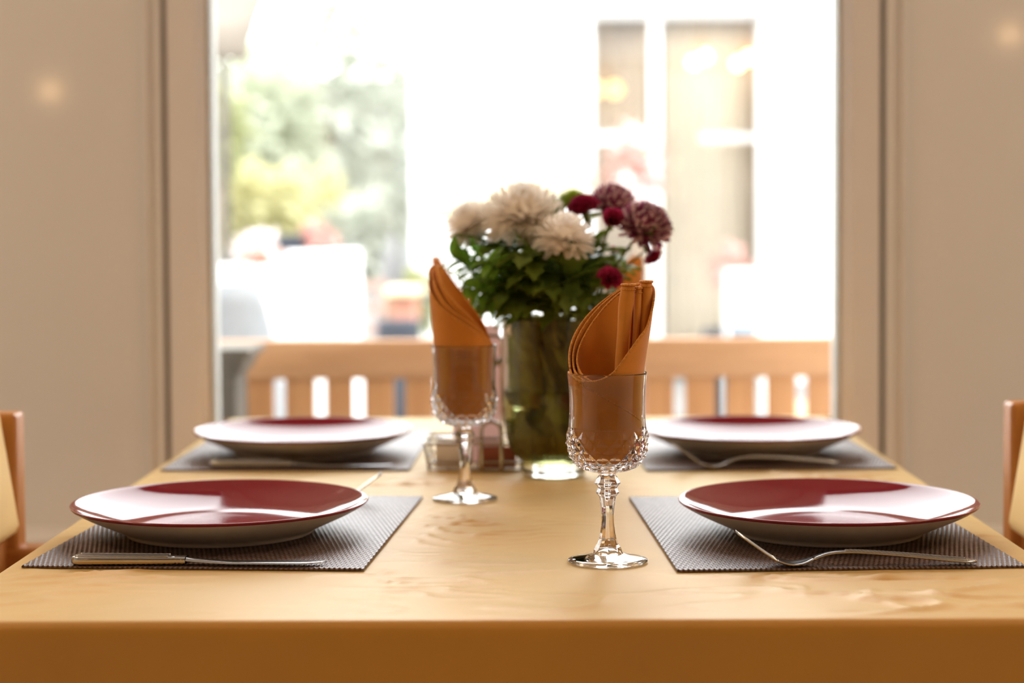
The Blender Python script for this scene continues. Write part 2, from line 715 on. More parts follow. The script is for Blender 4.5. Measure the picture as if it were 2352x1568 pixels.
def quad_center(fl_, fr_, back_dir=None):
    """mat centre and heading from its two front corners"""
    a, b = T(*fl_), T(*fr_)
    d = (b - a)
    ang = atan2(d.y, d.x)
    mid = (a + b) / 2
    n = Vector((-sin(ang), cos(ang), 0))
    return Vector((mid.x, mid.y, .7508)) + n * MD / 2, ang


CZ = .7508
m0 = build_mat().build('placemat', WEAVE)
specs = [((42, 1306), (843, 1313), 'dark woven placemat under the front left plate with a knife on it'),
         ((1551, 1316), (2362, 1306), 'dark woven placemat under the front right plate with a fork on it'),
         ((366, 1083), (943, 1082), 'dark woven placemat under the rear left plate beside the wire rack'),
         ((1480, 1083), (2066, 1078), 'dark woven placemat under the rear right plate behind the front goblet')]
mats_o = []
for i, (a, b, lab) in enumerate(specs):
    c, ang = quad_center(a, b)
    o = m0 if i == 0 else m0.copy()
    if i:
        COL.objects.link(o)
    o.location = c
    o.rotation_euler = (0, 0, ang)
    tag(o, lab, 'placemat', 'woven placemats on the tablecloth')
    mats_o.append(o)
MZ = CZ + MT

# ------------------------------------------------------------------ plates
def build_plate():
    mb = MB()
    RIM = .1495
    top = [(.0005, .0075), (.03, .0075), (.06, .0078), (.078, .0086), (.090, .0102), (.100, .0128), (.112, .0168), (.124, .0212), (.132, .0246), (.139, .0281), (.1440, .0308), (.1470, .0324), (.1482, .0328)]
    lip = [(.1482, .0328), (.1492, .0327), (.1497, .0319), (.1493, .0309), (.1482, .0298)]
    under = [(.1482, .0298), (.142, .0260), (.134, .0217), (.122, .0160), (.110, .0105), (.101, .0064), (.096, .0042), (.0945, .0022), (.0940, .0006), (.0925, 0), (.0890, 0), (.0875, .0012), (.086, .0032), (.05, .0036), (.0005, .0036)]
    n = 128
    mb.lathe(list(reversed(top)), n, mi=0)
    mb.lathe(list(reversed(lip)), n, mi=0)
    mb.lathe(list(reversed(under)), n, mi=1)
    return mb


pl0 = build_plate().build('dinner_plate', [PLATE_TOP, PLATE_UNDER])
wr = MZ + .0315
plates = [((507, 1150), 'large burgundy glazed plate with a knife in front, nearest on the left side'),
          ((1900, 1148), 'large burgundy glazed plate with a fork in front, nearest on the right side'),
          ((699, 985), 'burgundy plate at the far left place beside the wire rack'),
          ((1722, 982), 'burgundy plate at the far right place behind the front goblet')]
for i, ((px, py), lab) in enumerate(plates):
    o = pl0 if i == 0 else pl0.copy()
    if i:
        COL.objects.link(o)
    c = T(px, py, wr)
    o.location = (c.x, c.y, MZ - .0003)
    tag(o, lab, 'plate', 'burgundy dinner plates on placemats')

# ------------------------------------------------------------------ cutlery
def build_knife(loc, rz, label):
    t = thing('table_knife', loc, label, 'knife', rz, 'table knives beside the plates')
    mb = MB()
    # handle: rounded bar along +x
    secs = [(0, .0060, .0028), (.002, .0082, .0040), (.008, .0094, .0044), (.03, .0090, .0042), (.07, .0078, .0040), (.092, .0070, .0038), (.0955, .0070, .0038), (.097, .0060, .0034), (.0985, .0072, .0038), (.100, .0062, .0035), (.102, .0070, .0036), (.106, .0066, .0034)]
    pts = []
    n = 20
    for x, hw, hh in secs:
        for k in range(n):
            th = 2 * pi * k / n
            c, s_ = cos(th), sin(th)
            e = .45
            pts.append((x, hw * math.copysign(abs(c) ** e, c), .0044 + hh * math.copysign(abs(s_) ** e, s_)))
    mb.grid(pts, len(secs), n, closed_v=True, flip=True)
    mb.f.append(tuple(range(n)))
    mb.m.append(0)
    mb.sm.append(False)
    # beaded border on the upper face
    for sgn in (-1, 1):
        mb.tube([(.004 + (.09 - .004) * i / 30, sgn * lerp(.0072, .0058, i / 30), .0084) for i in range(31)], [.0006 + .0003 * (i % 2) for i in range(31)], 5)
    mb.build('handle', STEEL, t)
    mb = MB()
    pts = []
    m = 30
    for i in range(m):
        s_ = i / (m - 1)
        x = .105 + .130 * s_
        back = lerp(.0066, .0075, min(1, s_ * 4))
        edge = lerp(-.0066, -.0105, min(1, s_ * 3))
        if s_ > .8:
            q = (s_ - .8) / .2
            edge = lerp(-.0105, .0055, q ** 2.2)
            back = lerp(.0075, .0070, q)
        zt = lerp(.0072, .0030, min(1, s_ * 3.0) ** .7)
        zb = lerp(.0018, .0018, s_)
        zt = max(zt, zb + .0008)
        mid = (back + edge) / 2
        pts += [(x, back, lerp(zt, zb, .25)), (x, mid, zt), (x, edge, (zt + zb) / 2 + .0001), (x, edge, (zt + zb) / 2 - .0001), (x, mid, zb), (x, back, lerp(zt, zb, .75))]
    mb.grid(pts, m, 6, closed_v=True)
    mb.f.append(tuple(range(len(pts) - 6, len(pts))))
    mb.m.append(0)
    mb.sm.append(False)
    mb.build('blade', STEEL, t)
    return t


def build_fork(loc, rz, label):
    """fork along x: bowl at 0, tine tips at -x lifted, handle to +x"""
    t = thing('table_fork', loc, label, 'fork', rz, 'table forks beside the plates')
    zc = [(-.0486, .0305), (-.036, .0215), (-.022, .0115), (-.012, .0052), (0, .0018), (.010, .0026), (.022, .0065), (.033, .0100), (.044, .0116), (.06, .0118), (.10, .0088), (.14, .0048), (.158, .0030), (.170, .0022)]
    hw = [(-.014, .0115), (-.008, .0120), (0, .0120), (.010, .0105), (.020, .0060), (.030, .0036), (.044, .0032), (.07, .0038), (.11, .0058), (.145, .0080), (.160, .0078), (.167, .0055), (.170, .0020)]

    def ribbon(xs, wf, th, cup=0.0, name='handle', yoff=lambda x: 0.0):
        mb = MB()
        pts = []
        for x in xs:
            z = sinterp(zc, x)
            w = wf(x)
            y0 = yoff(x)
            h = th(x)
            c = cup if not callable(cup) else cup(x)
            row = [(-1, 0), (-.82, .5), (-.4, .5), (0, .5), (.4, .5), (.82, .5), (1, 0), (.82, -.5), (.4, -.5), (0, -.5), (-.4, -.5), (-.82, -.5)]
            for a, b_ in row:
                pts.append((x, y0 + a * w, z + b_ * h + c * (a * a - .5) * w))
        mb.grid(pts, len(xs), 12, closed_v=True, flip=True)
        for r_, fl_ in ((range(12), False), (range(len(pts) - 12, len(pts)), True)):
            f = tuple(r_)
            mb.f.append(f if not fl_ else tuple(reversed(f)))
            mb.m.append(0)
            mb.sm.append(False)
        return mb
    xs = [.021 + (.170 - .021) * i / 50 for i in range(51)]
    h = ribbon(xs, lambda x: sinterp(hw, x), lambda x: .0026 if x < .16 else .0022)
    for sg in (-1, 1):
        k = [.05 + (.162 - .05) * i / 60 for i in range(61)]
        h.tube([(x, sg * sinterp(hw, x) * .8, sinterp(zc, x) + .0014) for x in k], [.0004 + .0003 * (i % 2) for i in range(61)], 5)
    h.build('handle', STEEL, t)
    xs = [-.013 + (.021 + .013) * i / 24 for i in range(25)]
    ribbon(xs, lambda x: sinterp(hw, x), lambda x: .0020, lambda x: .16 if x < .012 else .16 * (.021 - x) / .009).build('head', STEEL, t)
    for k in range(4):
        a = (-.75 + .5 * k)
        xs = [-.0486 + (.0486 - .012) * i / 18 for i in range(19)]
        w = ribbon(xs, lambda x: .0018 if x > -.044 else lerp(.0009, .0018, (x + .0486) / .0046), lambda x: .0019, 0, yoff=lambda x: a * .0118)
        w.build('tine', STEEL, t)
    return t


kz = MZ + .0001
a, b = T(168, 1294, kz), T(768, 1297, kz)
build_knife((a.x, a.y, kz - .0002), atan2(b.y - a.y, b.x - a.x), 'steel table knife lying in front of the nearest left plate')
a, b = T(484, 1071, kz), T(866, 1072, kz)
build_knife((a.x, a.y, kz - .0002), atan2(b.y - a.y, b.x - a.x), 'blurred steel table knife lying in front of the far left plate')
fz = kz
c = T(1815, 1298, fz)
e = T(2236, 1294, fz)
fk = build_fork((c.x, c.y, fz), atan2(e.y - c.y, e.x - c.x), 'steel fork lying tines left in front of the nearest right plate')
c = T(1632, 1073, fz)
e = T(1938, 1065, fz)
copy_tree(fk, 'blurred steel fork lying tines left in front of the far right plate', (c.x, c.y, fz), atan2(e.y - c.y, e.x - c.x))
c = T(778, 1149, fz)
copy_tree(fk, 'fork behind the nearest left plate, only its raised tine tips showing', (c.x, c.y, fz), pi + radians(4))

# ------------------------------------------------------------------ goblets
SPX = .000407
ZB = lambda y: (1288 - y) * SPX
OUT_FOOT = [(.0005, 0), (.030, 0), (.0362, .0004), (.0372, .0014), (.0366, .0024), (.030, .0040), (.020, .0058), (.0145, .0078)]
OUT_STEM = [(.0145, .0078), (.0132, .0098), (.0118, .0130), (.0098, .0165), (.0078, .0215), (.0066, .0280), (.0058, .036), (.0056, .044), (.0062, .052), (.0072, .0590), (.0078, .0612), (.0104, .0640), (.0104, .0652), (.0086, .0690), (.0092, .0702), (.0116, .0728), (.0116, .0740), (.0092, .0785), (.0074, .0815)]
OUT_BOWL = [(.0074, .0815), (.0100, .0832), (.0180, .0850), (.0250, .0875), (.0300, .0912), (.0338, .0962), (.0360, .1015), (.0374, .1080), (.0379, .1130), (.0376, .1180), (.0368, .1235), (.0359, .1290), (.0353, .1360), (.0352, .1450), (.0354, .1550), (.0359, .1650), (.0366, .1730), (.0370, .1765)]
IN_BOWL = [(.0370, .1765), (.0366, .1771), (.0360, .1767), (.0350, .1650), (.0342, .1550), (.0338, .1450), (.0337, .1360), (.0340, .1290), (.0344, .1235), (.0344, .1180), (.0342, .1130), (.0334, .1080), (.0318, .1020), (.0290, .0970), (.0250, .0935), (.0190, .0912), (.0100, .0902), (.0005, .0900)]


def resample(prof, n):
    """dense smooth resampling by arc length (Catmull-Rom)."""
    L = [0]
    for p, q in zip(prof, prof[1:]):
        L.append(L[-1] + math.hypot(q[0] - p[0], q[1] - p[1]))
    tr = [(l, p[0]) for l, p in zip(L, prof)]
    tz = [(l, p[1]) for l, p in zip(L, prof)]
    return [(max(.0004, sinterp(tr, L[-1] * i / (n - 1))), sinterp(tz, L[-1] * i / (n - 1))) for i in range(n)]


IN_R = sorted([(z, r) for r, z in IN_BOWL[2:]])


def build_goblet(loc, label, rz=0.0):
    g = thing('wine_goblet', loc, label, 'glass', rz, 'cut crystal goblets holding napkins')
    ND, SEG = 18, 8
    n = ND * SEG
    z0, z1, z2 = .0868, .1245, .1400

    def bowl_r(r, z, t):
        if z < z1 or z > z2:
            return r
        # upright spear cuts fading out above the diamonds
        u = t / (2 * pi) * ND
        u -= math.floor(u)
        q = (z - z1) / (z2 - z1)
        cut = max(0, 1 - q - .6 * abs(2 * u - 1)) * min(1, q * 8)
        return r - cut * .0008

    dense = resample(OUT_BOWL, 260)
    lowp = [p for p in dense if p[1] <= z0]
    band = [p for p in dense if z0 < p[1] <= z1]
    hi = [p for p in dense if p[1] > z1][::2]
    # equal diamond steps along the band, measured in local pitches
    acc = [0]
    for p, q in zip(band, band[1:]):
        acc.append(acc[-1] + math.hypot(q[0] - p[0], q[1] - p[1]) / (2 * pi * max(.02, (p[0] + q[0]) / 2) / ND))
    M = max(6, int(round(acc[-1] * 2)))
    mb = MB()
    mb.lathe(lowp[::3] + [lowp[-1]], n, smooth=True)
    mb.lathe([hi[0]] + hi[1:], n, bowl_r, smooth=True)
    tabr = [(a, p[0]) for a, p in zip(acc, band)]
    tabz = [(a, p[1]) for a, p in zip(acc, band)]
    K = 2 * ND
    pts = []
    for jj in range(M + 1):
        q = acc[-1] * jj / M
        r, z = interp(tabr, q), interp(tabz, q)
        for ii in range(K):
            d = 0 if jj in (0, M) else (-.0013 if (ii + jj) % 2 == 0 else .0012)
            t = 2 * pi * ii / K
            pts.append(((r + d) * cos(t), (r + d) * sin(t), z))
    fs = []
    for jj in range(M):
        for ii in range(K):
            a, b = jj * K + ii, jj * K + (ii + 1) % K
            c, d = b + K, a + K
            if (ii + jj) % 2 == 0:
                fs += [(a, b, c), (a, c, d)]
            else:
                fs += [(a, b, d), (b, c, d)]
    # stitch the coarse band to the fine rings under and over it
    base = len(pts)
    S2 = n // K
    for (r, z) in (lowp[-1], hi[0]):
        for k in range(n):
            t = 2 * pi * k / n
            rr = bowl_r(r, z, t) if z > z1 else r
            pts.append((rr * cos(t), rr * sin(t), z))
    for ii in range(K):
        i2 = (ii + 1) % K
        lowr = [base + (ii * S2 + k) % n for k in range(S2 + 1)]
        fs.append(tuple(lowr + [i2, ii]))
        hir = [base + n + (ii * S2 + k) % n for k in range(S2, -1, -1)]
        fs.append(tuple([M * K + ii, M * K + i2] + hir))
    mb.add(pts, fs, 0, False)
    mb.lathe(resample(IN_BOWL, 70), n, smooth=True)
    mb.build('bowl', CRYSTAL, g)
    NF = 8

    def stem_r(r, z, t):
        if z < .0085 or z > .0812:
            return r
        a = (t % (2 * pi / NF)) - pi / NF
        k = cos(pi / NF) / cos(a)
        f = min(1, (z - .0085) / .003, (.0812 - z) / .002)
        return r * lerp(1, k * 1.03, f)
    mb = MB()
    st = []
    for p, q in zip(OUT_STEM, OUT_STEM[1:]):
        for i in range(4):
            st.append((lerp(p[0], q[0], i / 4), lerp(p[1], q[1], i / 4)))
    st.append(OUT_STEM[-1])
    mb.lathe(st, n, stem_r, smooth=True)
    mb.build('stem', CRYSTAL, g)
    mb = MB()
    mb.lathe(OUT_FOOT, n, smooth=True)
    mb.build('foot', CRYSTAL, g)
    return g


gf = T(1396, 1289, CZ)
g0 = build_goblet((gf.x, gf.y, CZ), 'sharp crystal goblet nearest the camera, napkin with upright pleats inside')
gl_ = T(1068, 1146, CZ)
copy_tree(g0, 'crystal goblet left of the vase in front of the wire rack', (gl_.x, gl_.y, CZ), .1)
gbr = P(1416, 800, 2.62)
gbr = Vector((gbr.x, gbr.y, CZ))
copy_tree(g0, 'goblet behind the flower vase on its right, mostly hidden', tuple(gbr), .2)
gbl = P(1056, 800, 2.66)
gbl = Vector((gbl.x, gbl.y, CZ))
copy_tree(g0, 'goblet far behind the left goblet, nearly hidden by leaves and napkin', tuple(gbl), .3)

# ------------------------------------------------------------------ napkins
RIMZ = .177


def nap_r(z):
    return interp([(.094, .020), (.0965, .0255), (.101, .0288), (.112, .0312), (.125, .0322), (.14, .0322), (.155, .0326), (.177, .0340)], z)


def build_napkin(loc, label, layers, pleats=(), rz=0.0, flare=.10):
    """layers: dicts th0, th1 (degrees), h table (deg->top height), dr inward offset, flare. Root at the bottom of the napkin."""
    Z0 = .096
    t = thing('folded_napkin', (loc[0], loc[1], loc[2] + Z0), label, 'napkin', rz, 'ochre cloth napkins standing in goblets')
    for li, Ly in enumerate(layers):
        th0, th1 = Ly['th']
        n = max(12, int(abs(th1 - th0) / 3))
        m = 34
        zb = Ly.get('zb', Z0)
        fl_ = Ly.get('flare', flare)
        dr = Ly.get('dr', 0)
        lean = Ly.get('lean', (0, 0))
        pts, top = [], []
        for i in range(n + 1):
            th = lerp(th0, th1, i / n)
            a = radians(th)
            hz = sinterp(Ly['h'], th)
            spiral = Ly.get('spiral', 0) * (i / n)
            for j in range(m + 1):
                z = lerp(zb, hz, (j / m))
                r = nap_r(min(z, RIMZ)) - dr - spiral
                k = max(0, z - RIMZ)
                r += fl_ * k
                r += noise.noise(Vector((cos(a) * 1.3 + li * 3, sin(a) * 1.3, z * 18))) * .0012 * (1 if z > RIMZ else .5)
                if z > RIMZ - .012:
                    pass
                else:
                    r = min(r, interp(IN_R, z) - .0015)
                cl_ = max(.002, r)
                pts.append((cl_ * cos(a) + lean[0] * k, cl_ * sin(a) + lean[1] * k, z - Z0))
            top.append(Vector(pts[-1]))
        mb = MB()
        mb.grid(pts, n + 1, m + 1, flip=True)
        if Ly.get('bottom'):
            b = [k * (m + 1) for k in range(n)]
            mb.f.append(tuple(reversed(b)))
            mb.m.append(0)
            mb.sm.append(True)
        o = mb.build('fold', NAPKIN, t)
        solid(o, .0011, 0)
        # overlocked hem along the upper edge
        path = []
        for p, q in zip(top, top[1:]):
            s_ = max(1, int((q - p).length / .0009))
            for k in range(s_):
                path.append(p.lerp(q, k / s_))
        path.append(top[-1])
        mb = MB()
        mb.tube(path, [.0009 + .00035 * (i % 2) for i in range(len(path))], 6)
        mb.build('hem', HEMTHREAD, o)
    for (x0, y0, zlo, x1, y1, zhi, w, dpt, bend) in pleats:
        mb = MB()
        m, n = 30, 24
        pts = []
        for j in range(m + 1):
            s_ = j / m
            z = lerp(zlo, zhi, s_)
            cx = lerp(x0, x1, s_) + bend * sin(pi * s_)
            cy = lerp(y0, y1, s_)
            ww = w * (.72 + .28 * s_ + .06 * sin(s_ * 9)) * (1 - .14 * max(0, (s_ - .8) / .2))
            for k in range(n):
                th = 2 * pi * k / n
                pts.append((cx + ww * cos(th), cy + dpt * sin(th) * (1 - .25 * abs(cos(th))), z - Z0))
        mb.grid(pts, m + 1, n, closed_v=True)
        # sunken top, like the open end of a roll
        c0 = len(mb.v)
        topc = [mb.v[m * n + k].copy() for k in range(n)]
        cen = sum(topc, Vector()) / n
        inner = [cen.lerp(p, .72) - Vector((0, 0, .004)) for p in topc]
        mb.v.extend(inner)
        for k in range(n):
            k2 = (k + 1) % n
            mb.f.append((m * n + k, m * n + k2, c0 + k2, c0 + k))
            mb.m.append(0)
            mb.sm.append(True)
        mb.f.append(tuple(c0 + k for k in range(n)))
        mb.m.append(0)
        mb.sm.append(True)
        o = mb.build('pleat', NAPKIN, t)
        mb = MB()
        ring = []
        for k in range(n * 2):
            p = topc[k // 2] if k % 2 == 0 else topc[k // 2].lerp(topc[(k // 2 + 1) % n], .5)
            ring.append(p)
        mb.tube(ring, [.0011 + .0003 * (k % 2) for k in range(len(ring))], 6, closed=True)
        ring2 = [p - Vector((0, 0, .0042)) + (p - cen).normalized() * .0005 for p in ring]
        mb.tube(ring2, [.0004 + .0003 * (k % 2) for k in range(len(ring2))], 4, closed=True)
        mb.build('hem', HEMTHREAD, o)
    return t


front_layers = [
    # main wrap: front low, climbing to the right tip and along the back
    dict(th=(-182, 182), bottom=True, flare=.13, h=[(-182, .180), (-150, .1715), (-120, .1700), (-100, .1725), (-82, .1790), (-62, .1945), (-40, .2110), (-26, .2190), (-8, .2400), (8, .2530), (30, .2570), (62, .2545), (85, .2445), (108, .2310), (132, .2150), (150, .2030), (168, .1910), (182, .1805)]),
    dict(th=(40, 226), zb=.150, dr=.0032, flare=.11, h=[(40, .2560), (62, .2530), (85, .2425), (108, .2285), (132, .2125), (150, .2005), (168, .1890), (182, .1815), (200, .1765), (226, .1700)]),
    dict(th=(40, 240), zb=.150, dr=.0066, flare=.08, h=[(40, .2540), (62, .2495), (85, .2385), (108, .2240), (132, .2090), (150, .1985), (168, .1890), (186, .1825), (205, .1765), (240, .1690)]),
    # outer overlap seen through the bowl
    dict(th=(-185, -22), zb=.104, dr=-.0013, flare=0, h=[(-185, .1765), (-165, .1755), (-138, .1690), (-110, .1600), (-80, .1500), (-42, .1375), (-22, .1310)]),
]
front_pleats = [(.0120, -.006, .165, .0196, -.008, .2575, .0070, .0052, -.0012),
                (.0215, -.004, .165, .0288, -.004, .2545, .0036, .0045, .0012),
                (.0235, .002, .165, .0366, .002, .2600, .0062, .0070, .0030)]
build_napkin((gf.x, gf.y, CZ), 'sharp ochre napkin with upright pleats in the nearest goblet', front_layers, front_pleats)

left_h = lambda d, k=1.0: [(a, RIMZ - .004 + (h - RIMZ + .004) * k - d) for a, h in
                           [(-190, .2500), (-165, .2400), (-142, .2265), (-115, .2130), (-90, .2030), (-60, .1900), (-29, .1775), (0, .1745), (29, .1780), (50, .1960), (70, .2120), (88, .2265), (108, .2460), (126, .2620), (145, .2655), (160, .2630), (170, .2570)]]
tall = dict(th=(-190, 170), bottom=True, flare=.06, lean=(-.02, 0), h=left_h(0))
in1 = dict(th=(-200, 60), zb=.16, dr=.0028, flare=.03, lean=(-.02, 0), h=[(-200, .2600), (-180, .2570), (-160, .2480), (-142, .2360), (-115, .2190), (-90, .2080), (-60, .1960), (-29, .1840), (0, .1770), (29, .176), (60, .176)])
in2 = dict(th=(-215, 60), zb=.16, dr=.0062, flare=0, lean=(-.02, 0), h=[(-215, .2640), (-195, .2655), (-172, .2600), (-150, .2510), (-125, .2350), (-100, .2220), (-70, .2080), (-40, .1930), (-10, .1810), (29, .178), (60, .178)])
nap_left = build_napkin((gl_.x, gl_.y, CZ), 'ochre napkin with slanting folded edges in the goblet left of the vase', [tall, in1, in2])
o = copy_tree(nap_left, 'napkin tip showing behind the bouquet on its right side', (gbr.x, gbr.y, CZ + .096), radians(168))
o = copy_tree(nap_left, 'napkin tip peeking behind the leaves above the left napkin', (gbl.x, gbl.y, CZ + .096), radians(12))

# ------------------------------------------------------------------ vase
vc = T(1272, 1090, CZ)
VX, VY = vc.x, vc.y
vase = thing('flower_vase', (VX, VY, CZ), 'clear glass vase with a thick base, half full of water', 'vase')
VO = [(.0005, 0), (.036, 0), (.0388, .001), (.0395, .004), (.0392, .0150), (.0404, .0182), (.0462, .0228), (.0520, .0300), (.0568, .0400), (.0598, .052), (.0618, .072), (.0628, .105), (.0630, .15), (.0632, .1965)]
VI = [(.0632, .1965), (.0626, .1980), (.0616, .1980), (.0608, .15), (.0604, .105), (.0593, .072), (.0572, .052), (.0540, .0410), (.049, .0325), (.041, .0262), (.030, .0235), (.018, .0225), (.0005, .0222)]
mb = MB()
mb.lathe(resample(VO, 60), 96)
mb.lathe(resample(VI, 60), 96)
mb.build('vessel', VASEGLASS, vase)
WZ = .108
wv = [(max(.0004, r + .0004), z - .0003) for r, z in reversed(VI) if z < WZ - .002]
wr_ = interp(sorted([(z, r) for r, z in VI[2:]]), WZ) + .0004
mb = MB()
mb.lathe(resample(wv + [(wr_, WZ)], 40) + [(wr_ - .0015, WZ - .0008), (.0004, WZ - .0008)], 96)
mb.build('water', WATER, vase)


# ------------------------------------------------------------------ flowers
def frame_from(axis):
    z = Vector(axis).normalized()
    x = z.cross(Vector((0, 1, 0)) if abs(z.y) < .9 else Vector((1, 0, 0))).normalized()
    y = z.cross(x)
    return Matrix((x, y, z)).transposed()


def petal(mb, base, d, up, L, W, curl, cup=.3, seg=4, tipw=.6, mi=0, mib=None):
    """curved tongue; d start direction, curls towards up"""
    d, up = Vector(d).normalized(), Vector(up)
    side = d.cross(up)
    side = side.normalized() if side.length > 1e-6 else Vector((1, 0, 0))
    nrm = side.cross(d).normalized()
    pts = []
    p = Vector(base)
    cur = d.copy()
    for i in range(seg + 1):
        s_ = i / seg
        w = W * (.45 + .55 * sin(min(1, s_ * 1.5) * pi / 2)) * (1 if s_ < .75 else lerp(1, tipw, (s_ - .75) / .25))
        n = side.cross(cur).normalized()
        for a in (-1, 0, 1):
            pts.append(p + side * (a * w * .5) + n * (cup * W * .5 * abs(a)))
        cur = (Matrix.Rotation(curl / seg, 3, side) @ cur)
        p = p + cur * (L / seg)
    mb.grid(pts, seg + 1, 3, mi=mi)


def mum(mb, R_, n, L, W, span=1.85, curl0=.9, curl1=-.25, flat=.75, jit=.12, mi_inner=None, seg=4):
    """decorative chrysanthemum head about +Z, centre at origin; outer petals spread, inner ones curl in"""
    ga = pi * (3 - sqrt(5))
    for i in range(n):
        t = (i + .5) / n
        ph = span * sqrt(t)
        a = i * ga + R.uniform(-jit, jit)
        d = Vector((sin(ph) * cos(a), sin(ph) * sin(a), cos(ph)))
        lng = L * (.55 + .45 * t) * R.uniform(.9, 1.1)
        base = d * max(.001, (R_ - lng)) * .55
        base.z *= flat
        up = Vector((0, 0, 1))
        dd = (d + Vector((R.uniform(-jit, jit), R.uniform(-jit, jit), R.uniform(-jit, jit)))).normalized()
        dd.z *= flat
        c = lerp(curl0, curl1, t)
        if abs(dd.x) + abs(dd.y) < .02:
            dd.x += .03
        petal(mb, base, dd, up, lng, W * (.7 + .3 * t), -c if False else c, mi=(mi_inner if mi_inner is not None and (i % 2 == 0) else 0), seg=seg)


def leafblade(mb, base, d, up, L, W, bend=.4, lobes=0, seg=6, mi=0):
    d = Vector(d).normalized()
    side = d.cross(Vector(up))
    side = side.normalized() if side.length > 1e-6 else Vector((1, 0, 0))
    pts = []
    p = Vector(base)
    cur = d.copy()
    for i in range(seg + 1):
        s_ = i / seg
        w = W * max(.02, sin(pi * min(1, (s_ * .92 + .06)) ** .85))
        if lobes:
            w *= 1 + .35 * sin(s_ * lobes * 2 * pi)
        n = side.cross(cur).normalized()
        for a in (-1, 0, 1):
            pts.append(p + side * (a * w * .5) + n * (.12 * W * abs(a)))
        cur = Matrix.Rotation(-bend / seg, 3, side) @ cur
        p = p + cur * (L / seg)
    mb.grid(pts, seg + 1, 3, mi=mi)


VC = Vector((VX, VY, CZ))


def bez(a, b, c, n=14):
    return [(a * (1 - t) ** 2 + b * 2 * t * (1 - t) + c * t * t) for t in [i / n for i in range(n + 1)]]


def stem_path(head, spread=.8, foot=None):
    """from the vase bottom, past the rim, to the head (world)"""
    k = head - VC
    if foot is None:
        a = atan2(k.y, k.x) + pi + R.uniform(-.6, .6)
        foot = VC + Vector((cos(a) * .020, sin(a) * .020, .030))
    out = Vector((k.x, k.y, 0))
    rr = min(.048, out.length * spread)
    if out.length > 1e-6:
        out.normalize()
    mid = VC + out * rr + Vector((0, 0, .195))
    return bez(foot, foot.lerp(mid, .5) + Vector((0, 0, .01)), mid, 8)[:-1] + bez(mid, mid.lerp(head, .55) + Vector((0, 0, .015)), head, 8)


def flower(name, head, axis, label, cat, make, mats_, stem_r_=.0022, nleaf=4, leafm=None, leafL=.05, group='cut flowers in the glass vase', spread=.8, stemmat=None, partname='bloom', leafname='leaf'):
    root = thing(name, (VC.x, VC.y, VC.z + .03), label, cat, 0, group)
    off = root.location.copy()
    mb = MB()
    make(mb)
    M = Matrix.Translation(head - off) @ frame_from(axis).to_4x4()
    mb.xform(M)
    mb.build(partname, mats_, root)
    path = stem_path(head - Vector(axis).normalized() * .004, spread)
    mb = MB()
    mb.tube([p - off for p in path], [stem_r_ * lerp(1.15, .8, i / len(path)) for i in range(len(path))], 8)
    mb.build('stem', stemmat or STEM, root)
    for k in range(nleaf):
        i = R.randint(len(path) // 2 + 1, len(path) - 2)
        a = R.uniform(0, 2 * pi)
        d = Vector((cos(a), sin(a) * .7, R.uniform(-.1, .5)))
        mb = MB()
        leafblade(mb, path[i] - off, d, (0, 0, 1), leafL * R.uniform(.7, 1.15), leafL * .5, R.uniform(.2, 1.0), lobes=3, seg=9)
        mb.build(leafname, leafm or LEAFD, root)
    return root


HD = lambda px, py, Y: P(px, py, Y)


def mk_white(Rr, n, L, W):
    def f(mb):
        mum(mb, Rr, n, L, W, span=1.95, curl0=.9, curl1=-.35, flat=.85)
        mb.sphere((0, 0, -.002), (Rr * .32, Rr * .32, Rr * .25), 12, 8)
    return f


flower('chrysanthemum', HD(1203, 496, 2.22), (0.0, -.28, 1), 'largest white chrysanthemum, top centre of the bouquet', 'flower', mk_white(.062, 420, .046, .0100), PETW)
flower('chrysanthemum', HD(1086, 514, 2.26), (-.5, -.25, 1), 'white chrysanthemum leaning out on the left of the bouquet', 'flower', mk_white(.043, 260, .032, .0085), PETW)
flower('chrysanthemum', HD(1296, 545, 2.16), (.10, -.25, 1), 'smaller white chrysanthemum low at the front of the bouquet', 'flower', mk_white(.043, 170, .036, .0095), PETW)


def mk_purple(Rr, n):
    def f(mb):
        mum(mb, Rr, n, .026, .0062, span=1.9, curl0=1.3, curl1=.4, flat=.9, mi_inner=1, jit=.2)
        mb.sphere((0, 0, -.002), (Rr * .45, Rr * .45, Rr * .4), 12, 8)
    return f


flower('chrysanthemum', HD(1408, 468, 2.28), (.15, -.4, 1), 'purple chrysanthemum with pale petal backs, higher of the purple pair', 'flower', mk_purple(.039, 210), [PETP, PETPB])
flower('chrysanthemum', HD(1480, 520, 2.20), (.30, -.75, .7), 'dark purple chrysanthemum on the right edge of the bouquet', 'flower', mk_purple(.045, 240), [PETP, PETPB])


def mk_button(Rr):
    def f(mb):
        mb.sphere((0, 0, 0), (Rr * .9, Rr * .9, Rr * .55), 16, 10)
        ga = pi * (3 - sqrt(5))
        for i in range(150):
            t = (i + .5) / 150
            ph = 1.75 * sqrt(t)
            a = i * ga
            d = Vector((sin(ph) * cos(a), sin(ph) * sin(a), cos(ph) * .6))
            petal(mb, d * Rr * .72, d + Vector((.01, .02, .1)), (0, 0, 1), Rr * .36, Rr * .2, .5, seg=2)
    return f


flower('button_chrysanthemum', HD(1316, 461, 2.30), (0, -.1, 1), 'larger lime green button bloom behind the white flowers', 'flower', mk_button(.0185), PETG, .0018, 1)
flower('button_chrysanthemum', HD(1280, 477, 2.27), (-.2, -.3, 1), 'smaller lime green button bloom beside the largest white flower', 'flower', mk_button(.0125), PETG, .0016, 1)


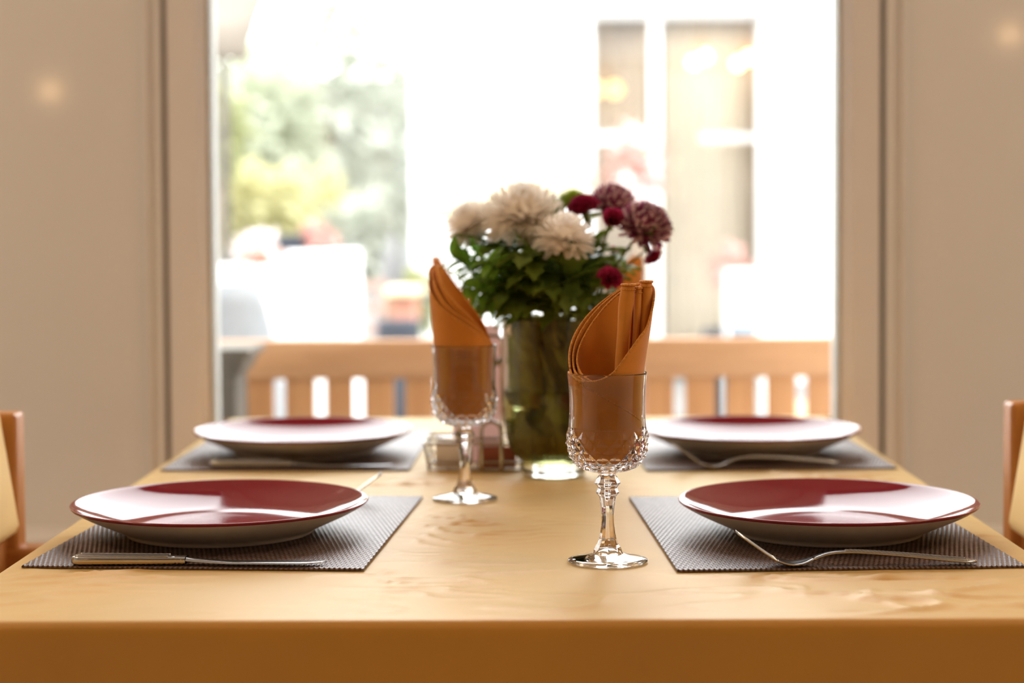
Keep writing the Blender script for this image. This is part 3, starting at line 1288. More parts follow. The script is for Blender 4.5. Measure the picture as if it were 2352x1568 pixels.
def mk_carn(Rr, n=34):
    def f(mb):
        for i in range(n):
            t = (i + .5) / n
            a = i * 2.4
            ph = .15 + 1.25 * t
            d = Vector((sin(ph) * cos(a), sin(ph) * sin(a), cos(ph)))
            side = d.cross(Vector((0, 0, 1)))
            side = side.normalized() if side.length > 1e-6 else Vector((1, 0, 0))
            pts = []
            for u in range(5):
                s_ = u / 4
                for v in range(7):
                    q = (v - 3) / 3
                    w = Rr * .75 * (.15 + .85 * s_)
                    ru = sin(v * 2.1 + i) * Rr * .13 * s_
                    pp = d * (Rr * (.15 + .85 * s_)) + side * (q * w) * .6 + side.cross(d) * (ru + .15 * Rr * s_) - d * (q * q * Rr * .2 * s_)
                    pts.append(pp)
            mb.grid(pts, 5, 7)
        mb.lathe([(.0004, -Rr * .7), (Rr * .16, -Rr * .6), (Rr * .2, 0), (Rr * .12, Rr * .2)], 12, mi=1)
    return f


def mk_rose(Rr):
    def f(mb):
        for i in range(13):
            t = i / 12
            rad = Rr * (.12 + .88 * t)
            a0 = i * 2.2
            pts = []
            for u in range(6):
                s_ = u / 5
                for v in range(11):
                    q = (v / 10 - .5) * 2
                    a = a0 + q * (1.5 - .3 * t)
                    rr = rad * (.55 + .5 * s_ ** 1.5) * (1 - .06 * q * q)
                    z = Rr * (-.5 + 1.15 * s_ - .25 * t * s_ - .2 * q * q * s_)
                    pts.append((rr * cos(a), rr * sin(a), z))
            mb.grid(pts, 6, 11)
        mb.lathe([(.0004, -Rr * .9), (Rr * .2, -Rr * .8), (Rr * .55, -Rr * .45), (Rr * .5, -Rr * .3)], 12, mi=1)
    return f


CARN = [PETM, STEM]
flower('carnation', HD(1344, 490, 2.25), (-.3, -.3, 1), 'crimson carnation between the lime button and purple flowers', 'flower', mk_carn(.024), CARN, .0016, 1)
flower('spray_rose', HD(1409, 503, 2.19), (0.1, -.95, .35), 'small round crimson bloom facing forward under the upper purple flower', 'flower', mk_rose(.0135), CARN, .0015, 1)
flower('carnation', HD(1490, 578, 2.22), (.5, -.3, -.55), 'crimson carnation drooping under the right purple flower', 'flower', mk_carn(.0155, 22), CARN, .0013, 0)
flower('carnation', HD(1397, 645, 2.12), (.25, -.6, .35), 'crimson carnation lowest on the right above the vase rim', 'flower', mk_carn(.0175, 22), CARN, .0013, 1)
flower('carnation', HD(1408, 580, 2.26), (.2, -.3, .9), 'half hidden crimson bud below the round crimson bloom', 'flower', mk_carn(.0085, 12), CARN, .0012, 1)

# leafy sprigs
def sprig(label, tip, n, L, W, leafm, name='leafy_sprig', lo=.45, lobes=0, droop=.4, spread=.9, pairs=False, group='leafy sprigs in the vase'):
    root = thing(name, (VC.x, VC.y, VC.z + .03), label, 'foliage', 0, group)
    off = root.location.copy()
    path = stem_path(tip, spread)
    m = len(path)
    mb = MB()
    mb.tube([p - off for p in path], [.0018 * lerp(1.1, .5, i / m) for i in range(m)], 6)
    mb.build('stem', STEM, root)
    for k in range(n):
        s_ = lerp(lo, 1, (k + .5) / n)
        f = s_ * (m - 1)
        i = min(m - 2, int(f))
        p = path[i].lerp(path[i + 1], f - i)
        tdir = (path[i + 1] - path[i]).normalized()
        a = k * 2.4 + R.uniform(-.3, .3)
        rad = frame_from(tdir) @ Vector((cos(a), sin(a), 0))
        d = rad * .85 + tdir * R.uniform(.25, .7)
        mb = MB()
        leafblade(mb, p - off, d, (0, 0, 1), L * R.uniform(.75, 1.15), W * R.uniform(.8, 1.1), R.uniform(.1, 1) * droop, lobes=lobes, seg=7)
        mb.build('leaf', leafm, root)
    return root


for (px, py, Y, n, lab) in (
        (1040, 590, 2.24, 26, 'small leaved green sprig reaching furthest left above the left napkin'),
        (1075, 560, 2.28, 24, 'small leaved green sprig under the left white flower'),
        (1062, 660, 2.18, 24, 'small leaved green sprig hanging low beside the left napkin'),
        (1120, 600, 2.17, 24, 'small leaved green sprig in front of the stems on the left'),
        (1098, 690, 2.26, 20, 'small leaved green sprig nearest the vase rim on the left')):
    sprig(lab, HD(px, py, Y), int(n * 1.7), .027, .0125, LEAFB, lo=.50, droop=.8)
for (px, py, Y, n, lab) in (
        (1165, 560, 2.24, 14, 'dark lobed leaves below the largest white flower'),
        (1225, 575, 2.17, 14, 'dark lobed leaves at the front centre of the bouquet'),
        (1280, 590, 2.28, 14, 'dark lobed leaves behind the low white flower stem'),
        (1345, 560, 2.24, 14, 'dark lobed leaves below the crimson carnation'),
        (1375, 600, 2.30, 12, 'dark lobed leaves right of centre behind the lowest carnation'),
        (1180, 640, 2.20, 12, 'dark lobed leaves just above the vase rim on the left'),
        (1320, 640, 2.17, 12, 'dark lobed leaves just above the vase rim on the right'),
        (1245, 620, 2.33, 12, 'dark lobed leaves deep at the back of the bouquet')):
    sprig(lab, HD(px, py, Y), int(n * 1.8), .062, .032, LEAFD, lo=.53, lobes=3, droop=1.0, spread=1.0)


def wet_sprig(label, tip_off, n, L, W):
    """short stems with leaves packed inside the vase"""
    root = thing('leafy_sprig', (VC.x, VC.y, VC.z + .03), label, 'foliage', 0, 'olive foliage packed inside the vase')
    off = Vector((0, 0, .03))
    foot = Vector((tip_off.x * .5, tip_off.y * .5, .030))
    path = bez(foot, foot.lerp(tip_off, .5), tip_off, 10)
    mb = MB()
    mb.tube([p - off for p in path], .0022, 8)
    mb.build('stem', STEM, root)
    VR = sorted([(z, r) for r, z in VI[2:]])
    for k in range(n):
        p = path[0].lerp(path[-1], (k + .2) / n)
        a = k * 2.4 + R.uniform(-.3, .3)
        d = Vector((cos(a), sin(a), R.uniform(-.9, .2) if k < 9 else R.uniform(.9, 2.0)))
        mb = MB()
        leafblade(mb, p, d, Vector((-sin(a), cos(a), .2)), L * R.uniform(.7, 1.1), W, .5, lobes=2)
        for i, v in enumerate(mb.v):
            v.z = min(max(v.z, .0265), .20)
            r = math.hypot(v.x, v.y)
            lim = interp(VR, v.z) - .004
            if r > lim:
                v.x *= lim / r
                v.y *= lim / r
            v.z -= .03
        mb.build('leaf', LEAFO, root)
    return root


for k in range(13):
    a = k * 2 * pi / 13
    rr = .040 if k % 2 else .024
    wet_sprig('olive leaves packed inside the glass vase among the stems', Vector((cos(a) * rr, sin(a) * rr, .17)), 22, .058, .028)

# ------------------------------------------------------------------ wire rack with card and sachets
ra = T(985, 1085, CZ)
rb = T(1195, 1085, CZ)
RKX, RKY = ra.x + .058, ra.y + .055
rack = thing('wire_rack', (RKX, RKY, CZ), 'chrome wire condiment rack between the left goblet and the vase', 'rack')
w2, d2 = .058, .050


def rect(x0, x1, y0, y1, z, rr=.006):
    p = []
    for cx, cy, a0 in ((x1 - rr, y1 - rr, 0), (x0 + rr, y1 - rr, pi / 2), (x0 + rr, y0 + rr, pi), (x1 - rr, y0 + rr, 1.5 * pi)):
        for k in range(5):
            a = a0 + k * pi / 8
            p.append((cx + rr * cos(a), cy + rr * sin(a), z))
    return p


WR = .0021
mb = MB()
mb.tube(rect(-w2, w2, -d2, d2, WR), WR, 8, closed=True)
for q in (-.3, .0, .3):
    mb.tube([(q * w2 * 2, -d2, WR), (q * w2 * 2, d2, WR)], WR * .8, 8)
mb.build('base_frame', CHROME, rack)
mb = MB()
mb.tube(rect(-w2 - .006, w2 + .006, -d2 - .003, d2 + .003, .036), WR, 8, closed=True)
mb.tube(rect(-w2 - .003, w2 + .003, -d2 - .001, d2 + .001, .012), WR * .8, 8, closed=True)
for sx in (-1, 1):
    for sy in (-1, 1):
        mb.tube([(sx * w2, sy * d2 * .86, WR), (sx * (w2 + .006), sy * (d2 * .86), .036)], WR, 8)
mb.tube([(-w2 - .006, 0, .036), (w2 + .006, 0, .036)], WR, 8)
mb.build('basket_wire', CHROME, rack)
for cx in (.021,):
    mb = MB()
    p = [(cx - .0125, -d2 - .006, .0016)] + [(cx - .0125, -d2 - .006, .01 * k) for k in range(1, 6)]
    p += [(cx - .0125 * cos(a), -d2 - .006, .052 + .0125 * sin(a)) for a in [pi * k / 10 for k in range(1, 10)]]
    p += [(cx + .0125, -d2 - .006, .01 * k) for k in range(5, 0, -1)] + [(cx + .0125, -d2 - .006, .0016)]
    mb.tube(p, WR * 1.15, 8)
    mb.build('hoop_wire', CHROME, rack)
mb = MB()
hz = .168
cx0, cx1 = -.022, .034
mb.tube([(cx0, .012, WR), (cx0, .012, hz - .006), (cx0 + .002, .012, hz - .002), (cx0 + .006, .012, hz), (cx1 - .006, .012, hz), (cx1 - .002, .012, hz - .002), (cx1, .012, hz - .006), (cx1, .012, WR)], WR, 8)
mb.tube([(cx1 - .012, .012, hz - .03), (cx1 - .006, .012, hz - .036), (cx1, .012, hz - .03)], WR * 2, 8)
mb.build('card_holder', CHROME, rack)
cardm = pm('pale_pink_card', (0.86, 0.70, 0.68), rough=0.6, var=0.03, trans=0.45)
mb = MB()
mb.box((-.030, .0142, .004), (.031, .0156, .182))
card = mb.build('menu_card', cardm, None, (RKX, RKY, CZ))
tag(card, 'pale pink menu card standing in the wire rack', 'card')
sw = pm('white_sachet_paper', (0.86, 0.80, 0.74), rough=0.7, var=0.03)
sr = pm('red_brown_sachet_paper', (0.30, 0.075, 0.03), rough=0.6, var=0.1)


def sachet(i, x0, x1, y, mat, h, label, group, tilt):
    mb = MB()
    pts = []
    for a in range(9):
        for b_ in range(7):
            u, v = a / 8, b_ / 6
            puff = (sin(pi * u) * sin(pi * v)) ** .7 * .0022 if 0 < u < 1 and 0 < v < 1 else 0
            pts.append((lerp(x0, x1, u), y - puff + tilt * v, .0035 + h * v))
    mb.grid(pts, 9, 7)
    pts2 = [(p[0], 2 * (y + tilt * (p[2] - .0035) / h) - p[1] + .0004, p[2]) for p in pts]
    mb.grid(pts2, 9, 7, flip=True)
    o = mb.build('sugar_sachet', mat, None, (RKX, RKY, CZ))
    tag(o, label, 'sachet', group)


for i in range(5):
    sachet(i, -.050, -.004, -.040 + i * .007, sw, .032, 'white sugar sachet standing in the left half of the wire rack', 'white sachets in the rack', .003)
for i in range(5):
    sachet(i, .004, .052, -.040 + i * .007, sr, .024, 'red brown sachet standing in the right half of the wire rack', 'red brown sachets in the rack', .003)

# ------------------------------------------------------------------ chairs
def chair(px_post, sgn, label, top_y, cush_y):
    """sgn +1: chair on the left facing +x (towards the table)"""
    xp = P(px_post, 1100, 2.12).x
    ct = thing('dining_chair', (xp, 1.88, 0), label, 'chair', 0 if sgn > 0 else pi, 'upholstered wooden chairs at the table')
    zt = P(px_post, top_y, 2.12).z
    hw = .26
    for sy in (-1, 1):
        mb = MB()
        mb.box((-.055, sy * hw - .020, 0), (0, sy * hw + .020, zt), .006)
        mb.build('back_post', CHAIRWOOD, ct)
        mb = MB()
        mb.box((.34, sy * hw - .02, 0), (.385, sy * hw + .02, .60), .005)
        mb.build('front_leg', CHAIRWOOD, ct)
        mb = MB()
        mb.box((-.04, sy * hw - .024, .595), (.385, sy * hw + .024, .688), .008)
        mb.build('armrest', CHAIRWOOD, ct)
    mb = MB()
    mb.box((-.04, -hw + .02, .37), (.385, hw - .02, .42), .006)
    mb.build('seat_frame', CHAIRWOOD, ct)
    mb = MB()
    mb.box((-.03, -hw + .022, .42), (.38, hw - .022, .48), .025)
    mb.build('seat_cushion', UPHOL, ct)
    # reclined padded back
    zc = P(px_post, cush_y, 2.08).z
    mb = MB()
    pts = []
    m, n = 30, 9
    zlow, zhi = .695, zc + .05
    for i in range(m + 1):
        s_ = i / m
        z = lerp(zlow, zhi, s_)
        xc = .012 - .16 * (z - .739) - .055
        th = .048 * (1 if s_ < .75 else max(.12, cos((s_ - .75) / .25 * pi / 2)))
        th = max(.008, th * min(1, .35 + s_ / .12))
        hh = (hw - .022) * (1 - .14 * max(0, (s_ - .72) / .28) ** 2.5)
        ring = [(xc - th, -hh + .01), (xc - th * .5, -hh), (xc + th * .6, -hh), (xc + th, -hh + .02), (xc + th * 1.15, 0), (xc + th, hh - .02), (xc + th * .6, hh), (xc - th * .5, hh), (xc - th, hh - .01)]
        for x, y in ring:
            pts.append((x, y, z))
    mb.grid(pts, m + 1, n, closed_v=True)
    mb.f.append(tuple(reversed(range(n))))
    mb.m.append(0)
    mb.sm.append(True)
    mb.f.append(tuple(range(m * n, m * n + n)))
    mb.m.append(0)
    mb.sm.append(True)
    mb.build('backrest', UPHOL, ct)
    mb = MB()
    mb.box((-.050, -hw + .018, .41), (-.012, hw - .018, .71), .005)
    mb.build('back_panel', CHAIRWOOD, ct)
    return ct


chair(38, 1, 'wooden armchair with pale yellow padded back, left of the table', 950, 880)
chair(2322, -1, 'wooden armchair with pale yellow padded back, right of the table', 925, 880)

# ------------------------------------------------------------------ terrace: bench, pedestal
mb = MB()
mb.box((-14, WY + .26, -.12), (16, 40, 0))
struct('ground', mb, PAVE)

BYY = 3.72
bx0, bx1 = P(455, 800, BYY).x, P(1938, 800, BYY).x
bz = P(1200, 779, BYY).z
bench = thing('garden_bench', ((bx0 + bx1) / 2, BYY, 0), 'slatted teak garden bench outside the window, seen from behind', 'bench')
bw = (bx1 - bx0) / 2
mb = MB()
mb.box((-bw, 0, bz - .080), (bw, .036, bz), .005)
mb.build('top_rail', BENCHW, bench)
mb = MB()
mb.box((-bw, .004, .46), (bw, .034, .52), .004)
mb.build('lower_rail', BENCHW, bench)
bc = (bx0 + bx1) / 2
gaps = [640, 734, 823, 917, 1010, 1103, 1196, 1289, 1380, 1470, 1562, 1658, 1750, 1843, 1931]
edges = [P(455, 900, BYY).x - bc] + [P(g, 900, BYY).x - bc for g in gaps]
for k in range(len(edges) - 1):
    a = edges[k] + (.0122 if k else 0)
    b = edges[k + 1] - .0122
    mb = MB()
    mb.box((a, .008, .515), (b, .028, bz - .078), .003)
    mb.build('slat', BENCHV, bench)
for sx in (-1, 1):
    mb = MB()
    mb.box((sx * (bw - .03) - .03, .0, 0), (sx * (bw - .03) + .03, .04, .48), .004)
    mb.build('leg', BENCHV, bench)
    mb = MB()
    mb.box((sx * (bw - .03) - .03, .46, 0), (sx * (bw - .03) + .03, .52, .62), .004)
    mb.build('leg', BENCHV, bench)
    mb = MB()
    mb.box((sx * (bw - .03) - .035, .03, .61), (sx * (bw - .03) + .035, .54, .645), .006)
    mb.build('armrest', BENCHW, bench)
for k in range(6):
    mb = MB()
    mb.box((-bw + .01, .05 + k * .078, .40), (bw - .01, .115 + k * .078, .425), .004)
    mb.build('seat_slat', BENCHW, bench)

pc = P(470, 900, 3.52)
ped = thing('stone_pedestal', (pc.x, 3.52, 0), 'grey stone pedestal with a flared top at the left end of the bench', 'pedestal')
zt = P(480, 795, 3.52).z
hh = P(592, 800, 3.52).x - pc.x
hb = P(556, 900, 3.52).x - pc.x


def sq_lathe(mb, prof):
    pts = []
    for h, z in prof:
        for sx, sy in ((-1, -1), (1, -1), (1, 1), (-1, 1)):
            pts.append((sx * h, sy * h, z))
    mb.grid(pts, len(prof), 4, closed_v=True, smooth=False)
    k = len(mb.v)
    mb.f.append((k - 4, k - 3, k - 2, k - 1))
    mb.m.append(0)
    mb.sm.append(False)


mb = MB()
sq_lathe(mb, [(hb * 1.3, 0), (hb * 1.3, .10), (hb * 1.1, .13), (hb * 1.08, .2), (hb * .98, zt - .055)])
mb.build('shaft', STONE, ped)
mb = MB()
sq_lathe(mb, [(hb * .98, zt - .057), (hb * 1.12, zt - .045), (hh * .9, zt - .020), (hh, zt - .012), (hh, zt)])
mb.build('capital', STONE, ped)

# ------------------------------------------------------------------ far side: facade with glazed door and lamps
FY = 12.0
fx0 = P(946, 300, FY).x
dx0, dx1 = P(1357, 300, FY).x, P(1755, 300, FY).x
dzt = P(1560, 26, FY).z
mb = MB()
mb.box((fx0, FY, 0), (dx0, FY + .3, 2.95))
mb.box((dx1, FY, 0), (9, FY + .3, 2.95))
mb.box((dx0, FY, dzt), (dx1, FY + .3, 2.95))
struct('wall_opposite', mb, EXTW)
dr = thing('door_1', ((dx0 + dx1) / 2, FY + .12, 0), None, None)
tag(dr, None, None, None, 'structure')
dw = (dx1 - dx0) / 2
mul = P(1508, 300, FY).x - (dx0 + dx1) / 2
mb = MB()
mb.box((-dw, 0, 0), (-dw + .02, .06, dzt))
mb.box((dw - .02, 0, 0), (dw, .06, dzt))
mb.box((mul - .03, -.02, 0), (mul + .03, .06, dzt))
mb.box((-dw, 0, dzt - .03), (dw, .06, dzt))
zt1 = P(1400, 315, FY).z
mb.box((-dw, 0, zt1 - .03), (mul, .06, zt1 + .03))
mb.box((mul + .3, .03, zt1 - .02), (dw, .06, zt1 + .02))
mb.build('door_frame', EXTW, dr)
mb = MB()
mb.box((-dw + .01, .02, .02), (dw - .01, .03, dzt - .01))
mb.build('pane', PANE, dr)
# shallow lobby behind the door
lob = pm('lobby_beige', (0.60, 0.53, 0.44), rough=.9, var=.05, scale=2)
lob2 = pm('lobby_tan', (0.47, 0.40, 0.32), rough=.9, var=.08, scale=2)
curt = pm('cream_curtain', (0.76, 0.69, 0.57), rough=.9, var=.05, scale=3, trans=.3)
mb = MB()
mb.box((dx0 - .6, FY + 1.2, 0), (dx1 + .6, FY + 1.3, 2.95))
mb.box((dx0 - .7, FY + .3, 0), (dx0 - .6, FY + 1.3, 2.95))
mb.box((dx1 + .6, FY + .3, 0), (dx1 + .7, FY + 1.3, 2.95))
mb.box((dx0 - .7, FY + .3, 2.9), (dx1 + .7, FY + 1.3, 2.97))
struct('wall_lobby', mb, lob)


def curtain(px0, px1, label, mat, Y, folds):
    x0, x1 = P(px0, 300, Y).x, P(px1, 300, Y).x
    n = folds * 8
    pts = []
    for i in range(n + 1):
        for j in range(9):
            z = lerp(.05, dzt + .05, j / 8)
            pts.append((lerp(x0, x1, i / n), Y + sin(i / 8 * 2 * pi) * .02 * (1.3 - .5 * j / 8), z))
    mb = MB()
    mb.grid(pts, n + 1, 9)
    o = mb.build('curtain', mat)
    solid(o, .004, 0)
    tag(o, label, 'curtain', 'curtains behind the opposite glass door')


curtain(1524, 1706, 'cream curtain behind the opposite glass door, right of its mullion', curt, FY + .42, 6)
curtain(1706, 1770, 'tan curtain at the right edge of the opposite glass door', lob2, FY + .36, 3)
curtain(1345, 1500, 'tan curtain behind the left leaf of the opposite glass door', lob2, FY + .42, 5)

GLOBE = emit('warm_lamp_glow', (1.0, 0.66, 0.30), 14.0)
GLOBE2 = emit('faint_warm_lamp_glow', (1.0, 0.58, 0.22), 4.0)
BRASS = pm('aged_brass', (0.45, 0.33, 0.18), rough=.35, metallic=1.0, var=.1)


def lamp(label, pts_, Y, em, r):
    ps = [P(px, py, Y) for px, py in pts_]
    c = sum(ps, Vector()) / len(ps)
    root = thing('hanging_lamp', (c.x, c.y, c.z), label, 'lamp', 0, 'warm lamps behind the opposite glass door')
    mb = MB()
    mb.tube([(0, 0, .03), (0, 0, 2.9 - c.z)], .008, 6)
    for p in ps:
        q = p - c
        mb.tube([(0, 0, .12), (q.x * .6, 0, .13), (q.x, q.y, q.z + .05)], .008, 6)
    mb.build('arm', BRASS, root)
    for p in ps:
        q = p - c
        mb = MB()
        mb.sphere((q.x, q.y, q.z), r, 14, 10)
        mb.build('globe', em, root)


LY_ = FY + .20
lamp('double lamp glowing high in the middle of the opposite door', [(1593, 143), (1621, 130)], LY_, GLOBE, .034)
lamp('double lamp glowing high at the right of the opposite door', [(1694, 146), (1722, 132)], LY_, GLOBE, .034)
lamp('pair of round amber lamps at the left of the opposite door', [(1368, 205), (1412, 205)], LY_, GLOBE2, .05)
lamp('single faint lamp low behind the opposite door near the purple flowers', [(1491, 343)], LY_, GLOBE2, .028)

# pink and white flowering plant in front of the door
def leafcloud(mb, c, rad, n, L, W, mi=0, seg=2):
    for k in range(n):
        while True:
            q = Vector((R.uniform(-1, 1), R.uniform(-1, 1), R.uniform(-1, 1)))
            if .25 < q.length < 1:
                break
        p = Vector((c[0] + q.x * rad[0], c[1] + q.y * rad[1], c[2] + q.z * rad[2]))
        d = Vector((q.x + R.uniform(-.6, .6), q.y + R.uniform(-.6, .6), q.z + R.uniform(-.5, .7)))
        leafblade(mb, p, d, (0, 0, 1), L * R.uniform(.6, 1.2), W * R.uniform(.7, 1.1), .6, seg=seg, mi=mi)


def ext_plant(name, px, py_top, py_mid, Y, wpx, label, leaf, group, n=500, L=.12, trunk=None, pot=None, blooms=None, cat='plant', base=0.0):
    c = P(px, py_mid, Y)
    top = P(px, py_top, Y)
    rx = wpx / 2 / F * Y
    rz_ = abs(top.z - c.z)
    root = thing(name, (c.x, Y, base), label, cat, 0, group)
    mb = MB()
    leafcloud(mb, (0, 0, c.z - base), (rx, min(rx, .9), rz_), n, L, L * .5)
    mb.build('crown', leaf, root)
    if blooms:
        mb = MB()
        leafcloud(mb, (0, -.05, c.z - base), (rx * .95, min(rx, .9), rz_ * .95), n // 2, L * .8, L * .6)
        mb.build('bloom', blooms, root)
    ztop = c.z - base
    z0 = 0
    if pot:
        pr, ph = pot[0], pot[1]
        mb = MB()
        mb.lathe([(pr * .7, 0), (pr * .75, .01), (pr * .95, ph * .85), (pr * 1.08, ph * .86), (pr * 1.08, ph), (pr * .95, ph), (pr * .9, ph * .9), (.001, ph * .88)], 24, cap0=True)
        mb.build('pot', pot[2], root)
        z0 = ph * .85
    mb = MB()
    tr = trunk or .012
    mb.tube([(0, 0, z0), (tr, 0, lerp(z0, ztop, .5)), (0, 0, ztop)], [tr, tr * .85, tr * .6], 8)
    mb.build('trunk', pm('garden_bark', (0.30, 0.22, 0.15), rough=.9, var=.2, scale=20), root)
    return root


PINK = pm('pale_pink_garden_bloom', (0.66, 0.36, 0.32), rough=.7, var=.15, trans=.3)
PALEB = pm('white_garden_bloom', (0.82, 0.74, 0.72), rough=.7, var=.08, trans=.3)
SAGE = pm('sage_leaf', (0.55, 0.58, 0.46), rough=.7, var=.18, trans=.3)
YGREEN = pm('pale_yellow_leaf', (0.60, 0.58, 0.34), rough=.7, var=.18, trans=.4)  # the leaves' own pale yellow
YGREEN2 = pm('yellow_green_leaf', (0.44, 0.46, 0.24), rough=.7, var=.2, trans=.4)
PGREEN = pm('pale_grey_green_leaf', (0.47, 0.49, 0.42), rough=.7, var=.15, trans=.35)
TERRA = pm('terracotta', (0.42, 0.20, 0.14), rough=.85, var=.15, scale=15)
DKPOT = pm('blue_glazed_pot', (0.035, 0.042, 0.055), rough=.8, var=.1)

ext_plant('flowering_plant', 1458, 295, 385, 9.5, 110, 'tall plant with pink and white blooms before the opposite door', PINK, 'terrace plants', 160, .10, .02, (.16, .3, TERRA), PALEB)

# garden plants, left to right
GP = 'garden shrubs and trees left of the white facade'
ext_plant('garden_tree', 560, 130, 320, 14, 330, 'pale green tree furthest left in the garden', SAGE, GP, 700, .26, .10, cat='tree')
ext_plant('garden_tree', 740, -40, 220, 16, 320, 'pale tree with loose high crown in mid garden', PGREEN, GP, 600, .28, .10, cat='tree')
ext_plant('garden_tree', 875, 60, 330, 18.5, 190, 'slim pale grey green tree beside the white facade', PGREEN, GP, 650, .24, .08, cat='tree')
ext_plant('garden_shrub', 500, 210, 300, 9, 90, 'bright yellow green shrub climbing at the window edge', YGREEN2, GP, 260, .12, .03, cat='shrub')
ext_plant('garden_shrub', 560, 390, 470, 10, 300, 'pale yellow shrub above the low white wall on the left', YGREEN, GP, 800, .12, .03, cat='shrub')
ext_plant('garden_shrub', 700, 400, 470, 12.5, 220, 'yellow shrub right of the widest yellow one', YGREEN, GP, 500, .13, .03, cat='shrub')
ext_plant('garden_shrub', 810, 470, 560, 11.2, 150, 'grey green shrub right of the white planter block', PGREEN, GP, 450, .13, .03, cat='shrub')
ext_plant('garden_shrub', 955, 630, 690, 9.6, 90, 'yellow green low shrub left of the napkin tip', YGREEN2, GP, 300, .09, .02, cat='shrub')

# pale house beyond the garden
mb = MB()
hx0, hx1 = P(420, 300, 24).x, P(960, 300, 24).x
house = thing('garden_house', ((hx0 + hx1) / 2, 24, 0), 'pale house wall beyond the garden trees', 'house')
hw_ = (hx1 - hx0) / 2
mb.box((-hw_ - 3, 0, 0), (hw_, 4, 2.4))
mb.build('wall', pm('pale_house_render', (.24, .25, .25), rough=.9, var=.05, scale=2), house)
mb = MB()
mb.add([(-hw_ - 3.3, -.3, 2.4), (hw_ + .2, -.3, 2.4), (hw_ + .2, 4.3, 2.4), (-hw_ - 3.3, 4.3, 2.4), (-hw_ - 3.3, 2, 3.1), (hw_ + .2, 2, 3.1)],
       [(0, 1, 5, 4), (2, 3, 4, 5), (0, 4, 3), (1, 2, 5), (3, 2, 1, 0)], 0, False)
mb.build('roof', pm('pale_roof_tile', (.16, .155, .145), rough=.9, var=.1, scale=8), house)

# beige awning corner at the upper left
A0, A1 = P(380, 141, 7.0), P(572, 128, 7.0)
aw = thing('awning', (A0.x, 7.0, A0.z), 'greyish beige fabric awning corner at the top left of the window', 'awning')
mb = MB()
L_ = A1.x - A0.x
pts = []
for i in range(7):
    for j in range(5):
        u, v = i / 6, j / 4
        pts.append((L_ * u * (1 - .1 * v), 1.2 * v, .06 + .55 * v))
mb.grid(pts, 7, 5)
pts = []
for i in range(25):
    for j in range(3):
        u, v = i / 24, j / 2
        pts.append((L_ * u, .006 * sin(i * 1.3), .06 - .06 * v * (1 + .2 * sin(i * 1.6))))
mb.grid(pts, 25, 3)
o = mb.build('canopy', pm('beige_awning', (.17, .145, .115), rough=.9, var=.1, scale=5, trans=.1), aw)
solid(o, .006, 0)
mb = MB()
mb.tube([(.02, 1.2, .6), (.02, 1.2, -A0.z)], .025, 8)
mb.build('post', STONE, aw)
mb = MB()
mb.box((-.02, 1.1, .55), (L_, 1.25, .68))
mb.build('cassette', STONE, aw)

# cream parasol in front of the facade
ca = [P(1006, 462, 8.4), P(1330, 395, 8.4), P(1360, 395, 10.2), P(978, 428, 10.2)]
ap = P(1190, 120, 9.3)
par = thing('parasol', (ap.x, ap.y, 0), 'large cream parasol behind the bouquet', 'parasol')
base = Vector((ap.x, ap.y, 0))
mb = MB()
N_ = 8
for k in range(4):
    p, q = ca[k] - base, ca[(k + 1) % 4] - base
    A_ = ap - base
    pts = []
    for i in range(N_ + 1):
        e = p.lerp(q, i / N_)
        for j in range(N_ + 1):
            s_ = j / N_
            pt = A_.lerp(e, s_)
            pt.z -= .10 * sin(pi * s_)
            pts.append(pt)
    mb.grid(pts, N_ + 1, N_ + 1)
    pts = []
    for i in range(N_ + 1):
        e = p.lerp(q, i / N_)
        for j in range(2):
            pts.append(e - Vector((0, 0, .10 * j)))
    mb.grid(pts, N_ + 1, 2)
o = mb.build('canopy', pm('cream_canvas', (.62, .56, .36), rough=.9, var=.03, trans=.12), par)
solid(o, .004, 0)
mb = MB()
mb.tube([(0, 0, .02), (0, 0, ap.z - .02)], .022, 10)
mb.build('pole', FRAMEW, par)
mb = MB()
mb.lathe([(.25, 0), (.25, .05), (.06, .07), (.04, .2), (.001, .2)], 24, cap0=True)
mb.build('foot_weight', STONE, par)

# low white walls, pots and grey wicker chair outside on the left
mb = MB()
wl = P(655, 600, 6.6)
mb.box((wl.x - 3, 6.6, 0), (wl.x, 6.8, P(560, 611, 6.6).z))
struct('wall_garden', mb, EXTW)
pb0, pb1 = P(655, 600, 6.2), P(808, 600, 6.2)
mb = MB()
zz = P(730, 577, 6.2).z
mb.box((0, 0, 0), (pb1.x - pb0.x, .35, zz), .01)
blk = mb.build('planter_block', EXTW, None, (pb0.x, 6.2, 0))
tag(blk, 'tall white rendered planter block behind the garden bench', 'planter')
wz = P(560, 611, 6.6).z
for (px, wpx, lab, mt) in ((598, 120, 'reddish terracotta bowl of flowers on the low white wall', TERRA),):
    c = P(px, 600, 6.7)
    rr = wpx / 2 / F * 6.7
    root = thing('flower_bowl', (c.x, 6.7, wz), lab, 'planter')
    mb = MB()
    mb.lathe([(rr * .5, 0), (rr * .85, .03), (rr, .055), (rr * .92, .055), (.001, .045)], 24, cap0=True)
    mb.build('bowl', mt, root)
    mb = MB()
    leafcloud(mb, (0, 0, .065), (rr * .9, rr * .9, .045), 160, .045, .03)
    mb.build('foliage', PALEB, root)
c = P(690, 575, 6.35)
root = thing('flower_bowl', (c.x, 6.37, zz), 'dark bowl with dusky pink flowers on the white planter block', 'planter')
mb = MB()
mb.lathe([(.04, 0), (.055, .03), (.062, .055), (.055, .055), (.001, .045)], 24, cap0=True, c=(-.03, 0, 0))
mb.build('bowl', DKPOT, root)
mb = MB()
leafcloud(mb, (.06, 0, .045), (.055, .05, .04), 120, .04, .028)
mb.build('foliage', PINK, root)

